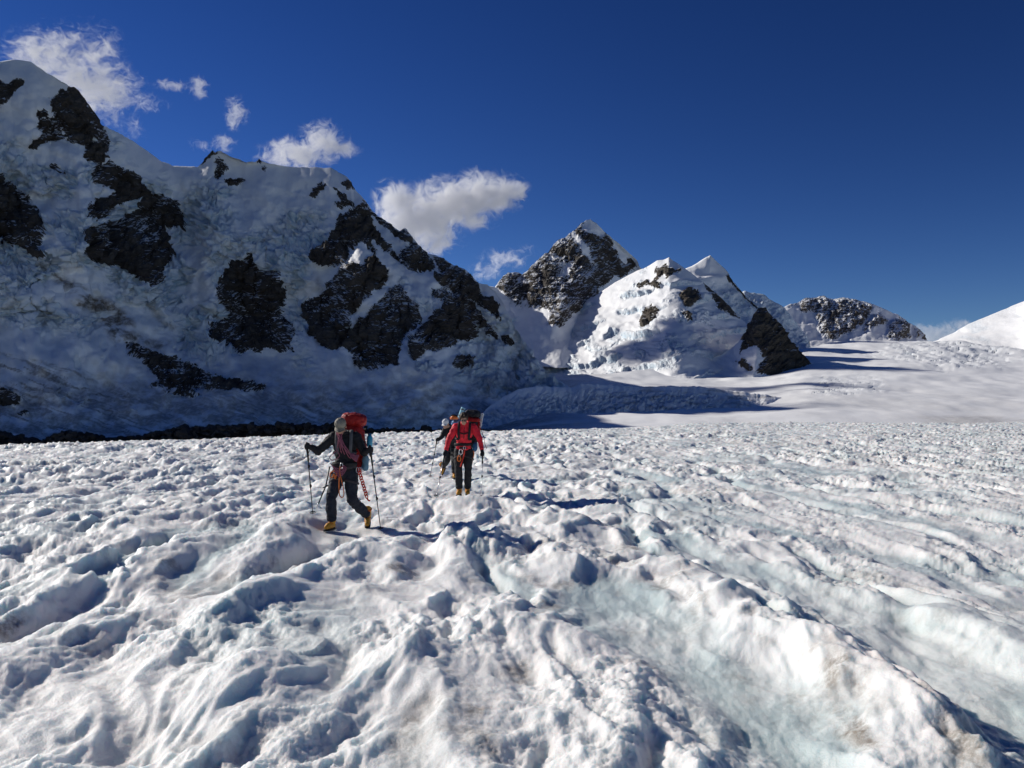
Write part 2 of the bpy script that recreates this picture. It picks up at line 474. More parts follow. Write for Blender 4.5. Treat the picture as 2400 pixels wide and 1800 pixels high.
R_MASSIF = [
    Z(1, [(620, 382), (660, 386), (700, 450), (740, 503), (800, 585), (840, 645), (880, 706), (930, 820), (935, 880), (820, 800), (760, 880), (700, 890), (600, 850), (560, 790), (480, 640), (450, 590), (450, 510), (500, 450), (560, 410)]),
    Z(1, [(350, 660), (450, 650), (500, 700), (560, 830), (530, 850), (430, 860), (350, 880), (330, 920), (240, 910), (260, 870), (310, 840), (350, 790), (300, 740), (330, 700)]),
    Z(1, [(310, 620), (340, 590), (380, 580), (410, 610), (390, 640), (350, 650)]),
    Z(1, [(-200, 330), (0, 340), (60, 370), (120, 340), (180, 330), (215, 365), (180, 400), (140, 430), (100, 490), (30, 540), (0, 580), (-200, 700)]),
    Z(1, [(740, 890), (780, 870), (900, 840), (935, 890), (940, 940), (900, 960), (930, 1000), (830, 1055), (770, 1020), (720, 970), (725, 920)]),
    Z(1, [(430, 1060), (490, 1060), (520, 1110), (570, 1110), (550, 1135), (470, 1115), (430, 1090)]),
    Z(1, [(790, 1100), (870, 1060), (950, 1030), (1050, 1080), (1020, 1120), (1110, 1100), (1190, 1140), (1230, 1220), (1280, 1270), (1270, 1310), (1420, 1330), (1520, 1370), (1560, 1440), (1600, 1530), (1580, 1600), (1430, 1600)])
    + Z(3, [(1160, 100), (1200, 160), (1190, 220), (1240, 290), (1150, 370), (1150, 470), (1130, 500), (1070, 520), (1030, 480), (940, 430), (860, 370), (790, 370), (700, 345), (610, 300), (610, 220), (595, 130), (620, 100)])
    + Z(1, [(720, 1620), (830, 1590), (940, 1540), (750, 1500), (760, 1450), (850, 1350), (1000, 1310), (960, 1260), (880, 1240), (810, 1200), (790, 1150)]),
    Z(1, [(-300, 1000), (0, 1150), (60, 1190), (140, 1250), (200, 1310), (270, 1360), (320, 1430), (330, 1500), (370, 1550), (380, 1660)])
    + Z(3, [(310, 60), (300, 150), (310, 170), (290, 210), (270, 240), (290, 300), (250, 320), (200, 280), (150, 240), (100, 230), (50, 200), (0, 190), (-300, 80)]),
    Z(2, [(690, 1105), (720, 1120), (770, 1220), (830, 1230), (930, 1250), (970, 1320), (985, 1440), (980, 1540)])
    + Z(4, [(190, 600), (165, 670), (190, 730), (230, 760), (275, 830), (260, 900), (260, 970), (170, 990), (110, 950), (60, 950), (30, 980), (-30, 960)])
    + Z(3, [(1700, 1005), (1620, 960), (1540, 920), (1490, 890), (1485, 800), (1560, 770), (1630, 720), (1560, 620), (1535, 550), (1550, 490), (1610, 400), (1650, 340), (1740, 330), (1760, 300)]),
    Z(2, [(1490, 470), (1530, 440), (1565, 470), (1580, 520), (1540, 530), (1500, 500)]),
    Z(4, [(560, 60), (600, 10), (640, 0), (700, -20), (745, -60), (790, -10), (800, 30), (850, 120), (900, 200), (960, 260), (1010, 320), (1050, 360), (1160, 440), (1090, 400), (1000, 345), (940, 300), (880, 250), (830, 190), (800, 200), (850, 280), (840, 320), (800, 250), (750, 200), (650, 210), (720, 230), (660, 260), (650, 330), (560, 370), (480, 370), (400, 340), (375, 320), (400, 260), (440, 230), (500, 200), (520, 150), (560, 110)]),
    Z(4, [(755, -90), (800, -20), (860, 15), (930, 60), (1010, 122), (1060, 102), (1110, 158), (1160, 228), (1200, 270), (1240, 330), (1270, 390), (1210, 410), (1130, 400), (1050, 350), (1020, 300), (1060, 240), (1110, 230), (1080, 210), (1010, 170), (940, 120), (880, 70), (830, 30)]),
    Z(4, [(600, 360), (650, 340), (720, 380), (790, 320), (840, 310), (860, 350), (910, 420), (930, 470), (920, 520), (840, 560), (760, 620), (700, 690), (670, 720), (665, 800), (670, 830), (640, 870), (610, 940), (550, 975), (490, 950), (430, 900), (380, 870), (375, 800), (350, 740), (320, 690), (330, 640), (400, 610), (470, 590), (490, 530), (540, 460), (580, 430), (590, 390)]),
    Z(4, [(1000, 510), (1040, 550), (1090, 620), (1150, 660), (1170, 750), (1140, 800), (1080, 860), (1035, 900), (1030, 960), (1010, 1010), (1010, 1070), (900, 1100), (800, 1110), (690, 1080), (700, 1040), (660, 990), (625, 940), (655, 860), (690, 800), (750, 760), (800, 710), (860, 640), (920, 570)]),
    Z(4, [(1240, 560), (1290, 540), (1340, 540), (1390, 590), (1460, 640), (1500, 740), (1550, 820), (1560, 850), (1580, 880), (1510, 890), (1420, 900), (1390, 950), (1330, 950), (1270, 975), (1200, 970), (1180, 1000), (1120, 1050), (1070, 1000), (1100, 950), (1080, 890), (1130, 840), (1210, 760), (1280, 690), (1330, 620), (1260, 600)]),
    Z(4, [(1260, 300), (1310, 305), (1370, 355), (1450, 380), (1510, 420), (1560, 485), (1600, 560), (1670, 610), (1720, 640), (1710, 690), (1740, 750), (1690, 720), (1640, 680), (1600, 660), (1560, 630), (1500, 590), (1530, 640), (1600, 720), (1630, 770), (1700, 860), (1720, 890), (1650, 850), (1590, 800), (1530, 760), (1490, 730), (1460, 650), (1390, 560), (1320, 520), (1260, 450), (1270, 420), (1340, 430), (1290, 370)]),
    Z(4, [(1400, 1050), (1430, 1010), (1500, 1000), (1545, 1040), (1530, 1075), (1440, 1085)]),
    Z(4, [(1740, 900), (1760, 865), (1820, 930), (1790, 940)]),
    Z(2, [(400, 290), (430, 260), (460, 290), (485, 340), (450, 390), (410, 440), (385, 420), (400, 350)]),
    Z(2, [(470, 440), (500, 450), (540, 450), (600, 425), (640, 460), (600, 490), (520, 500), (480, 480)]),
    Z(2, [(262, 310), (300, 265), (330, 228), (370, 190), (390, 212), (340, 250), (300, 285)]),
    Z(2, [(745, 292), (768, 258), (792, 292)]), Z(2, [(785, 330), (805, 325), (822, 355), (795, 350)]),
    Z(2, [(1200, 600), (1230, 530), (1300, 485), (1340, 510), (1280, 560), (1250, 610)]),
    Z(2, [(1420, 520), (1470, 560), (1500, 600), (1560, 640), (1600, 680), (1480, 685), (1420, 650), (1500, 630), (1450, 580)]),
    Z(3, [(885, 910), (960, 920), (1050, 960), (1200, 1020), (1380, 1080), (1500, 1140), (1700, 1190), (1900, 1225), (1860, 1262), (1500, 1250), (1340, 1240), (1420, 1300), (1200, 1280), (1140, 1230), (1070, 1230), (1110, 1160), (1030, 1080), (950, 1010), (890, 985)]),
    Z(3, [(0, 1240), (40, 1230), (90, 1270), (150, 1300), (130, 1350), (40, 1370), (-40, 1340)]),
    Z(3, [(140, 1405), (190, 1405), (205, 1425), (160, 1428)]),
]
CUT_MASSIF = [Z(1, [(940, 1480), (1030, 1390), (1200, 1350), (1170, 1420), (1080, 1500), (1000, 1550)]),
              Z(4, [(660, 300), (700, 240), (760, 215), (810, 300), (730, 330), (650, 335)])]
DIRT_STRIP = Z(3, [(250, 320), (420, 440), (540, 500), (640, 570), (780, 610), (920, 730), (940, 800), (850, 790), (960, 850), (1040, 880), (1180, 900), (1100, 940), (900, 900), (850, 980), (780, 900), (700, 780), (620, 680), (500, 640), (510, 560), (400, 500), (280, 400)])
DIRT_STRIP2 = Z(3, [(1040, 650), (1090, 660), (1170, 760), (1260, 800), (1240, 840), (1150, 800), (1080, 740)])
DIRT_STRIP3 = Z(4, [(420, 470), (460, 450), (490, 520), (470, 580), (430, 590), (420, 540)])

def seracs(PX, PY, size, seed):
    """broken ice: steps that drop off down the slope, split by cracks; in photograph pixels"""
    s = 1.0 / size
    w1 = fbm(PX * s * 0.35, PY * s * 0.5, 4, seed + 3, 0.6); w2 = fbm(PX * s * 0.5 + 9, PY * s * 0.5, 4, seed + 4, 0.6)
    ph = PY * s * 0.75 + 1.3 * w1
    fr = ph - np.floor(ph)
    saw = fr ** 1.6 - sstep(0.86, 1.0, fr)                     # swells out down the slope, then breaks off
    ph2 = PY * s * 1.9 + 1.6 * w2 + 0.5
    fr2 = ph2 - np.floor(ph2)
    saw2 = fr2 ** 1.4 - sstep(0.84, 1.0, fr2)
    col = ridged(PX * s * 1.15 + 1.1 * w2, PY * s * 0.35 + w1, 4, seed, 0.6)      # upright towers and gaps
    k = sstep(-0.5, 0.4, w2)
    disp = 10 * (saw - 0.35) + 5.5 * (saw2 - 0.35) * k + 11 * (col - 0.55) + 5.0 * fbm(PX * s * 2.0, PY * s * 2.4, 4, seed + 7, 0.6)
    ice = np.clip(0.75 * sstep(0.8, 0.95, fr) + 0.45 * sstep(0.8, 0.95, fr2) * k + 0.7 * sstep(0.55, 0.3, col) + 0.25 * w1, 0, 1)
    return disp, ice

def relief_massif(PX, PY, t):
    w = 14 * fbm(PX * 0.012, PY * 0.012, 4, 3)
    icefall = sstep(-25, 30, sdf_poly([(-400, 330), (150, 330), (260, 300), (420, 430), (640, 440), (800, 520), (760, 610), (700, 700), (720, 860), (610, 840), (480, 850), (300, 780), (-400, 740)], PX + w, PY + w))
    icefall = np.maximum(icefall, 0.85 * sstep(-10, 15, sdf_poly([(690, 640), (720, 700), (745, 870), (690, 870), (670, 780)], PX + w, PY)))
    icefall = np.maximum(icefall, 0.8 * sstep(-8, 12, sdf_poly([(1000, 700), (1100, 730), (1200, 790), (1330, 850), (1330, 890), (1200, 880), (1060, 860), (980, 870), (960, 850), (1080, 830)], PX, PY + w)))
    icefall = np.maximum(icefall, 0.7 * sstep(-8, 12, sdf_poly([(920, 650), (1000, 680), (1010, 730), (980, 740)], PX + w, PY)))
    spur = sstep(-12, 18, sdf_poly([(1090, 690), (1200, 740), (1300, 805), (1420, 865), (1580, 930), (1620, 970), (1300, 970), (1150, 940), (1050, 880)], PX + w, PY + w))
    icefall = np.maximum(icefall, 0.8 * spur)
    patch = sstep(-0.30, 0.20, fbm(PX * 0.006 + PY * 0.002, PY * 0.009, 4, 12))
    patch = np.maximum(patch, 0.9 * sstep(-20, 30, sdf_poly([(470, 560), (760, 520), (740, 620), (700, 700), (730, 860), (690, 860), (660, 650), (480, 640)], PX + w, PY + w)))
    sd, si = seracs(PX, PY, 42, 21)
    smooth = 10 * fbm(PX * 0.006, PY * 0.008, 4, 31) + 1.2 * fbm(PX * 0.05, PY * 0.07, 4, 33) + 2.5 * ridged(PX * 0.010 + PY * 0.004, PY * 0.02, 3, 37)
    k = icefall * (0.08 + 0.92 * np.maximum(patch, 0.75 * spur))
    flute = 5 * (ridged(PX * 0.022 + 0.3 * fbm(PX * 0.01, PY * 0.01, 2, 35), PY * 0.004, 3, 36) - 0.5) * sstep(620, 480, PY)
    disp = smooth + flute + k * 1.9 * sd
    ice = k * (0.30 + 0.7 * si)
    # dirty avalanche debris and streaks low on the apron, with base shade painted in
    n = fbm(PX * 0.02, PY * 0.04, 5, 51, 0.6)
    dirt = 0.95 * sstep(-10, 12, sdf_poly(DIRT_STRIP, PX + w * 0.8, PY + w * 0.8)) * sstep(-0.45, 0.25, n + 0.1)
    dirt = np.maximum(dirt, 0.55 * sstep(-5, 8, sdf_poly(DIRT_STRIP2, PX + w * 0.5, PY + w * 0.5)))
    dirt = np.maximum(dirt, 0.4 * sstep(-5, 8, sdf_poly(DIRT_STRIP3, PX + w * 0.5, PY + w * 0.5)))
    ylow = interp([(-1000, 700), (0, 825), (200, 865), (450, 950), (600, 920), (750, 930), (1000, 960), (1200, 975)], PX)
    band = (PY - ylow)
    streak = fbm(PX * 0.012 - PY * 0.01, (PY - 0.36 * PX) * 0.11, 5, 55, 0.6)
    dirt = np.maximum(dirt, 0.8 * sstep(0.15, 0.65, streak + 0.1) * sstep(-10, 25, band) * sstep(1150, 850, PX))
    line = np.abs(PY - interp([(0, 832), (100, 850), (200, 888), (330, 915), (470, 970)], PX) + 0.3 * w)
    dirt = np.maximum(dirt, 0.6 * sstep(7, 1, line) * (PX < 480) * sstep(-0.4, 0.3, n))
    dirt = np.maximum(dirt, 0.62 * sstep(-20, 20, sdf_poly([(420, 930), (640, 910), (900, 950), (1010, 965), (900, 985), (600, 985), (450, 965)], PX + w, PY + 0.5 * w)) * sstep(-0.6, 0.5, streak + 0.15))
    dirt = np.maximum(dirt, 0.68 * sstep(815, 960, PY + 0.5 * w) * sstep(1500, 1150, PX) * sstep(-0.7, 0.4, n))  # broad apron dirt, thickened downslope to paint in the shade at the base
    return disp, ice, dirt

cols = np.concatenate([np.linspace(-1500, -60, 60, endpoint=False), np.arange(-60, 1300, 2.2), np.arange(1300, 1700, 4.0)])
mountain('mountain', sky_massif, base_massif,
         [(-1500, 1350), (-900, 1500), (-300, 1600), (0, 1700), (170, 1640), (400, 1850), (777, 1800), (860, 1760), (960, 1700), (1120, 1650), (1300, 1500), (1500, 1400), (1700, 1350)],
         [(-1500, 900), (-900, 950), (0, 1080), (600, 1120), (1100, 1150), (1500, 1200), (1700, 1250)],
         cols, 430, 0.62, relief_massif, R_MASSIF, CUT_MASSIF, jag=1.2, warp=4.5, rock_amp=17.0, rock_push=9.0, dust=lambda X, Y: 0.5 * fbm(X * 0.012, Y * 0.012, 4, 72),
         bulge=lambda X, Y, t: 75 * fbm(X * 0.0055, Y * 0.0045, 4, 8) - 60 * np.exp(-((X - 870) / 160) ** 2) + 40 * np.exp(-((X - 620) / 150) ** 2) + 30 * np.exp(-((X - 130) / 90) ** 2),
         back=1650.0, plateau=0.62, kind='structure', label='huge shaded snow massif with hanging icefalls and dark rock buttresses', category='mountain')  # unseen plateau behind the skyline, added to cast shade on the icefall

# ---- central rock peak -------------------------------------------
props_rock[0] = M_ROCK_DUSTED
sky_peak = [(1060, 760), (1140, 700)] + Z(5, [(230, 700), (270, 650), (330, 590), (400, 580), (460, 600), (500, 570), (560, 510), (650, 420), (680, 415), (700, 380), (770, 300), (830, 290), (870, 245), (920, 215), (960, 165),
    (1000, 140), (1050, 125), (1100, 160), (1170, 235), (1260, 310), (1330, 370), (1400, 435), (1440, 470), (1465, 520), (1520, 600)]) + [(1540, 690), (1600, 760)]
rock_peak = [Z(5, [(1470, 500), (1440, 465), (1400, 430), (1260, 300), (1170, 230), (1050, 118), (960, 155), (870, 235), (770, 290), (680, 405), (560, 500), (460, 590), (330, 580), (220, 700),
    (300, 770), (350, 810), (360, 850), (460, 890), (440, 840), (500, 830), (490, 890), (560, 870), (660, 900), (720, 930), (690, 960), (690, 1030), (770, 1055), (840, 1000), (880, 950), (940, 920), (1000, 870), (1060, 830), (1110, 760), (1120, 730), (1210, 670), (1230, 600), (1300, 625), (1380, 570), (1430, 545)])]
cut_peak = [Z(5, [(1000, 100), (1060, 100), (1190, 235), (1100, 275), (1060, 250), (990, 250), (985, 170)]),
            Z(5, [(1190, 240), (1420, 430), (1370, 460), (1330, 520), (1290, 430), (1230, 370), (1260, 340)]),
            Z(5, [(870, 240), (910, 240), (960, 310), (1030, 360), (1060, 430), (1070, 520), (1000, 410), (950, 350)]),
            Z(5, [(810, 520), (850, 500), (900, 510), (870, 570), (850, 630), (800, 590)]),
            Z(5, [(700, 440), (800, 460), (800, 475), (690, 470)])]
def relief_plain(PX, PY, t):
    d = 6 * fbm(PX * 0.01, PY * 0.014, 4, 131) + 1.2 * fbm(PX * 0.05, PY * 0.07, 4, 133)
    return d, 0 * PX, 0 * PX
arete = [(514, 1385), (560, 1370), (600, 1352), (650, 1345), (700, 1330), (760, 1300), (800, 1285)]
mountain('mountain', sky_peak, [(1060, 860), (1600, 860)],
         [(1060, 2900), (1200, 3100), (1385, 3300), (1500, 3350), (1600, 3400)],
         [(1060, 2500), (1250, 2350), (1320, 2300), (1400, 2650), (1480, 2900), (1600, 3000)],
         np.arange(1060, 1600, 2.0), 190, 0.9, relief_plain, rock_peak, cut_peak,
         dust=lambda X, Y: 0.35 * fbm(X * 0.03, Y * 0.03, 4, 71) + 0.15, jag=2.0, warp=5.0, rock_amp=11.0,
         bulge=lambda X, Y, t: 130 * np.clip((X - np.interp(Y, [a[0] for a in arete], [a[1] for a in arete])) / 150, 0, 1) - 0 * X + 40 * fbm(X * 0.012, Y * 0.012, 3, 18),
         back=1200, kind='structure', label='pointed dark rock peak with a small snow cap beside the snow domes', category='mountain')

# ---- snow domes and the icefall below them -----------------------
props_rock[0] = M_ROCK_BROWN
sky_dome = [(1040, 690), (1100, 660), (1162, 674), (1200, 705), (1240, 722), (1290, 742), (1325, 742), (1345, 722), (1370, 706), (1400, 690), (1440, 662), (1497, 632)] + \
    Z(5, [(1510, 545), (1560, 520), (1620, 480), (1680, 475), (1725, 455), (1760, 485), (1800, 505), (1860, 550)]) + [(1640, 655), (1700, 708), (1745, 755), (1800, 805), (1850, 870), (1920, 1010)]
rock_dome = [Z(5, [(1600, 590), (1620, 540), (1700, 520), (1750, 550), (1820, 550), (1800, 580), (1700, 630), (1690, 590), (1660, 600), (1620, 640), (1610, 610)]),
             Z(5, [(1560, 690), (1600, 640), (1660, 690), (1610, 720), (1570, 690), (1500, 690), (1460, 730), (1450, 700), (1540, 650)]),
             Z(5, [(1820, 770), (1900, 710), (1960, 740), (1990, 820), (1900, 880), (1850, 860), (1820, 810)]),
             Z(5, [(1480, 970), (1530, 900), (1580, 870), (1620, 910), (1600, 980), (1530, 1050), (1480, 1030)]),
             Z(5, [(1850, 930), (1900, 920), (1930, 960), (1880, 1000)]),
             Z(5, [(2010, 650), (2050, 660), (2120, 720), (2212, 800), (2230, 860), (2180, 840), (2060, 720)]),
             Z(6, [(130, 160), (170, 190), (280, 290), (370, 395), (340, 390), (240, 325), (150, 210)])]
def relief_dome(PX, PY, t):
    w = 10 * fbm(PX * 0.015, PY * 0.015, 4, 203)
    k = sstep(-15, 15, sdf_poly([(1330, 775), (1420, 765), (1480, 790), (1530, 740), (1560, 690), (1640, 700), (1700, 760), (1720, 830), (1600, 840), (1520, 890), (1380, 900), (1240, 880), (1190, 800), (1230, 765)], PX + w, PY + w))
    k = np.maximum(k, sstep(-6, 8, sdf_poly([(1495, 640), (1515, 625), (1525, 660), (1500, 690), (1460, 700)], PX, PY + 0.5 * w)))
    k = np.maximum(k, 0.8 * sstep(-6, 10, sdf_poly([(1160, 730), (1230, 750), (1290, 790), (1180, 780)], PX + w, PY)))
    sd, si = seracs(PX, PY, 30, 221)
    # broad tiers of snow, each ending in a broken lip
    v = PY + 0.22 * (PX - 1500) + 16 * fbm(PX * 0.010, PY * 0.012, 3, 245) + 3 * fbm(PX * 0.08, PY * 0.05, 3, 246)
    ph = v / 46.0
    fr = ph - np.floor(ph)
    on = sstep(-0.25, 0.15, fbm(PX * 0.011 + 4, PY * 0.03, 3, 247)) * sstep(640, 680, PY)
    tier = 15 * (fr ** 1.7 - sstep(0.87, 1.0, fr) - 0.3) * on
    lip = sstep(0.72, 0.9, fr) * on
    roll = 3.5 * fbm(PX * 0.009, PY * 0.02, 3, 231) + 0.7 * fbm(PX * 0.06, PY * 0.12, 3, 237) + tier
    k = k * sstep(-0.15, 0.3, fbm(PX * 0.02, PY * 0.025, 3, 241) + 0.15 * sstep(760, 800, PY))
    k = np.maximum(k * 0.9, 0.6 * lip)
    return roll + k * 0.5 * sd, np.clip(k * (0.15 + 0.6 * si) + 0.55 * sstep(0.86, 0.97, fr) * on, 0, 1), 0 * PX
mountain('mountain', sky_dome, [(1040, 1000), (1800, 1000), (1920, 1030)],
         [(1040, 2700), (1200, 2950), (1325, 2950), (1440, 2880), (1568, 2740), (1650, 2700), (1750, 2550), (1850, 2400), (1920, 2300)],
         [(1040, 1650), (1500, 1700), (1920, 1900)],
         np.arange(1040, 1920, 2.6), 210, 0.85, relief_dome, rock_dome, dust=lambda X, Y: 0 * X - 0.1, jag=0.6, warp=4.0,
         bulge=lambda X, Y, t: -70 * np.exp(-((X - 1600) / 60) ** 2) + 12 * np.exp(-((X - 1470) / 60) ** 2) + 16 * fbm(X * 0.008, Y * 0.010, 3, 28),
         back=900, kind='structure', label='rounded sunlit snow dome with a blue icefall on its front', category='mountain')

sky_cone = [(1540, 720), (1580, 660), (1604, 632), (1621, 625), (1640, 613), (1656, 602), (1665, 598), (1678, 610), (1700, 631), (1708, 642), (1723, 665), (1745, 692), (1780, 722), (1815, 755), (1850, 810), (1880, 880)]
rock_cone = [Z(6, [(285, 130), (325, 115), (350, 180), (450, 280), (510, 340), (480, 335), (400, 265), (340, 195), (300, 160)])]
def relief_cone(PX, PY, t):
    sd, si = seracs(PX, PY, 24, 321)
    k = sstep(645, 690, PY)
    return 7 * fbm(PX * 0.012, PY * 0.02, 4, 331) + 3 * np.sin((PY + 0.1 * PX) * 0.17) * sstep(620, 640, PY) + k * 0.4 * sd, k * (0.2 + 0.6 * si), 0 * PX
mountain('mountain', sky_cone, [(1540, 860), (1880, 880)], [(1540, 3500), (1665, 3600), (1880, 3300)], [(1540, 3100), (1880, 2900)],
         np.arange(1540, 1880, 2.6), 100, 1.0, relief_cone, rock_cone, jag=0.4, warp=3.0, back=1200,
         bulge=lambda X, Y, t: 60 * np.clip((X - 1665) / 60, -1, 1),
         kind='structure', label='sharp white snow cone rising behind the rounded snow dome', category='mountain')

sky_icedome = [(1680, 760), (1715, 700), (1745, 681), (1759, 685), (1788, 690), (1817, 708), (1839, 721), (1870, 760), (1900, 800)]
def relief_icedome(PX, PY, t):
    sd, si = seracs(PX, PY, 22, 421)
    return 5 * fbm(PX * 0.02, PY * 0.02, 3, 431) + 0.5 * sd, 0.45 + 0.5 * si, 0 * PX
mountain('mountain', sky_icedome, [(1680, 860), (1900, 860)], [(1680, 4000), (1900, 4000)], [(1680, 3500), (1900, 3400)],
         np.arange(1680, 1900, 3.0), 60, 1.0, relief_icedome, (), jag=1.2, back=1000,
         kind='structure', label='pale blue broken ice cap between the snow cone and the striped ridge', category='mountain')

# ---- striped rock ridge, far right -------------------------------
props_rock[0] = M_ROCK_STRIPED
sky_far = [(1760, 800), (1800, 745)] + Z(6, [(660, 330), (700, 310), (740, 305), (790, 275), (850, 270), (910, 262), (970, 280), (1050, 268), (1130, 285), (1220, 310), (1300, 340), (1400, 380), (1450, 420), (1510, 455), (1550, 490), (1575, 530)]) + [(2185, 815), (2230, 850)]
rock_far = [Z(6, [(860, 400), (850, 360), (770, 362), (745, 345), (790, 268), (910, 255), (970, 272), (1050, 262), (1130, 278), (1230, 320), (1230, 350), (1170, 440), (1100, 490), (1040, 500), (970, 540), (910, 510), (870, 470), (900, 420)]),
            Z(6, [(1170, 440), (1260, 370), (1330, 420), (1300, 440), (1170, 495)]),
            Z(6, [(1330, 430), (1400, 415), (1470, 440), (1470, 520), (1410, 545), (1330, 540), (1320, 500)]),
            Z(6, [(1500, 530), (1520, 450), (1560, 495), (1580, 535)]), Z(6, [(695, 318), (740, 300), (748, 318), (715, 325)]),
            Z(6, [(1405, 385), (1450, 415), (1475, 440), (1440, 430)])]
mountain('mountain', sky_far, [(1760, 850), (2230, 850)], [(1760, 4300), (1930, 4600), (2230, 4500)], [(1760, 3900), (2230, 3900)],
         np.arange(1760, 2230, 2.2), 95, 0.9, relief_plain, rock_far, dust=lambda X, Y: 0.55 * ridged((X * 0.8 + Y * 0.6) * 0.05, (Y - X * 0.4) * 0.015, 3, 75) - 0.25,
         jag=1.5, warp=4.0, rock_dir=2.2, rock_amp=8.0, back=1500, kind='structure',
         label='distant rocky ridge striped with snow gullies above the snowfield', category='mountain')

# ---- smooth snow slope at the right edge -------------------------
def relief_slope(PX, PY, t):
    n = sstep(0.15, 0.6, fbm(PX * 0.012, PY * 0.03, 3, 511))
    return 4 * fbm(PX * 0.006, PY * 0.02, 4, 531) - 2.2 * n * ridged(PX * 0.01 + PY * 0.01, PY * 0.06, 3, 537), 0.25 * n, 0 * PX
mountain('mountain', [(2080, 830), (2150, 812), (2193, 799), (2233, 781), (2269, 759), (2305, 745), (2341, 730), (2367, 719), (2400, 705), (2700, 590), (3200, 500), (3900, 480)],
         [(2080, 870), (3900, 880)], [(2080, 3500), (2400, 3500), (3900, 3300)], [(2080, 2900), (3900, 2300)],
         np.concatenate([np.arange(2080, 2420, 3.0), np.linspace(2420, 3900, 60)]), 90, 1.1, relief_slope, (), jag=0.5, back=1500,
         kind='structure', label='smooth white snow slope rising on the far side of the snowfield', category='mountain')

# ---- brown rock pyramid standing in the snowfield ----------------
props_rock[0] = M_ROCK_BROWN
sky_pyr = [(1480, 900), (1540, 885), (1600, 868), (1650, 850), (1700, 825), (1722, 810), (1734, 798), (1752, 774), (1763, 745), (1777, 723), (1784, 721), (1795, 723), (1810, 741), (1831, 763), (1853, 799), (1875, 824), (1900, 850), (1915, 878), (1950, 905)]
rock_pyr = [Z(6, [(510, 325), (540, 332), (585, 388), (645, 448), (705, 548), (765, 618), (835, 688), (885, 775), (800, 735), (740, 740), (690, 740), (680, 785), (610, 760), (540, 765), (480, 745), (540, 660), (500, 600), (470, 585), (430, 590), (400, 620), (370, 630), (385, 590), (420, 550), (370, 552), (365, 545), (415, 480), (445, 400), (485, 338)]),
            Z(6, [(345, 680), (390, 675), (425, 695), (450, 735), (420, 740), (385, 710)])]
mountain('mountain', sky_pyr, [(1480, 925), (1950, 930)], [(1480, 2250), (1660, 2250), (1784, 2330), (1950, 2250)], [(1480, 2000), (1660, 2050), (1784, 2020), (1950, 2080)],
         np.arange(1480, 1950, 1.8), 150, 1.0, relief_plain, rock_pyr, dust=lambda X, Y: 0.25 * fbm(X * 0.03, Y * 0.03, 3, 79) - 0.12, jag=3.2, warp=5.0, rock_amp=14.0, back=560, floor=20.0,  # unseen back made deeper to widen the pyramid's cast shadow
         bulge=lambda X, Y, t: 70 * np.abs(np.clip((X - 1790 + 0.15 * (Y - 720)) / 90, -1, 1)) - 40,
         kind='structure', label='steep brown rock pyramid standing alone out of the snowfield', category='mountain')

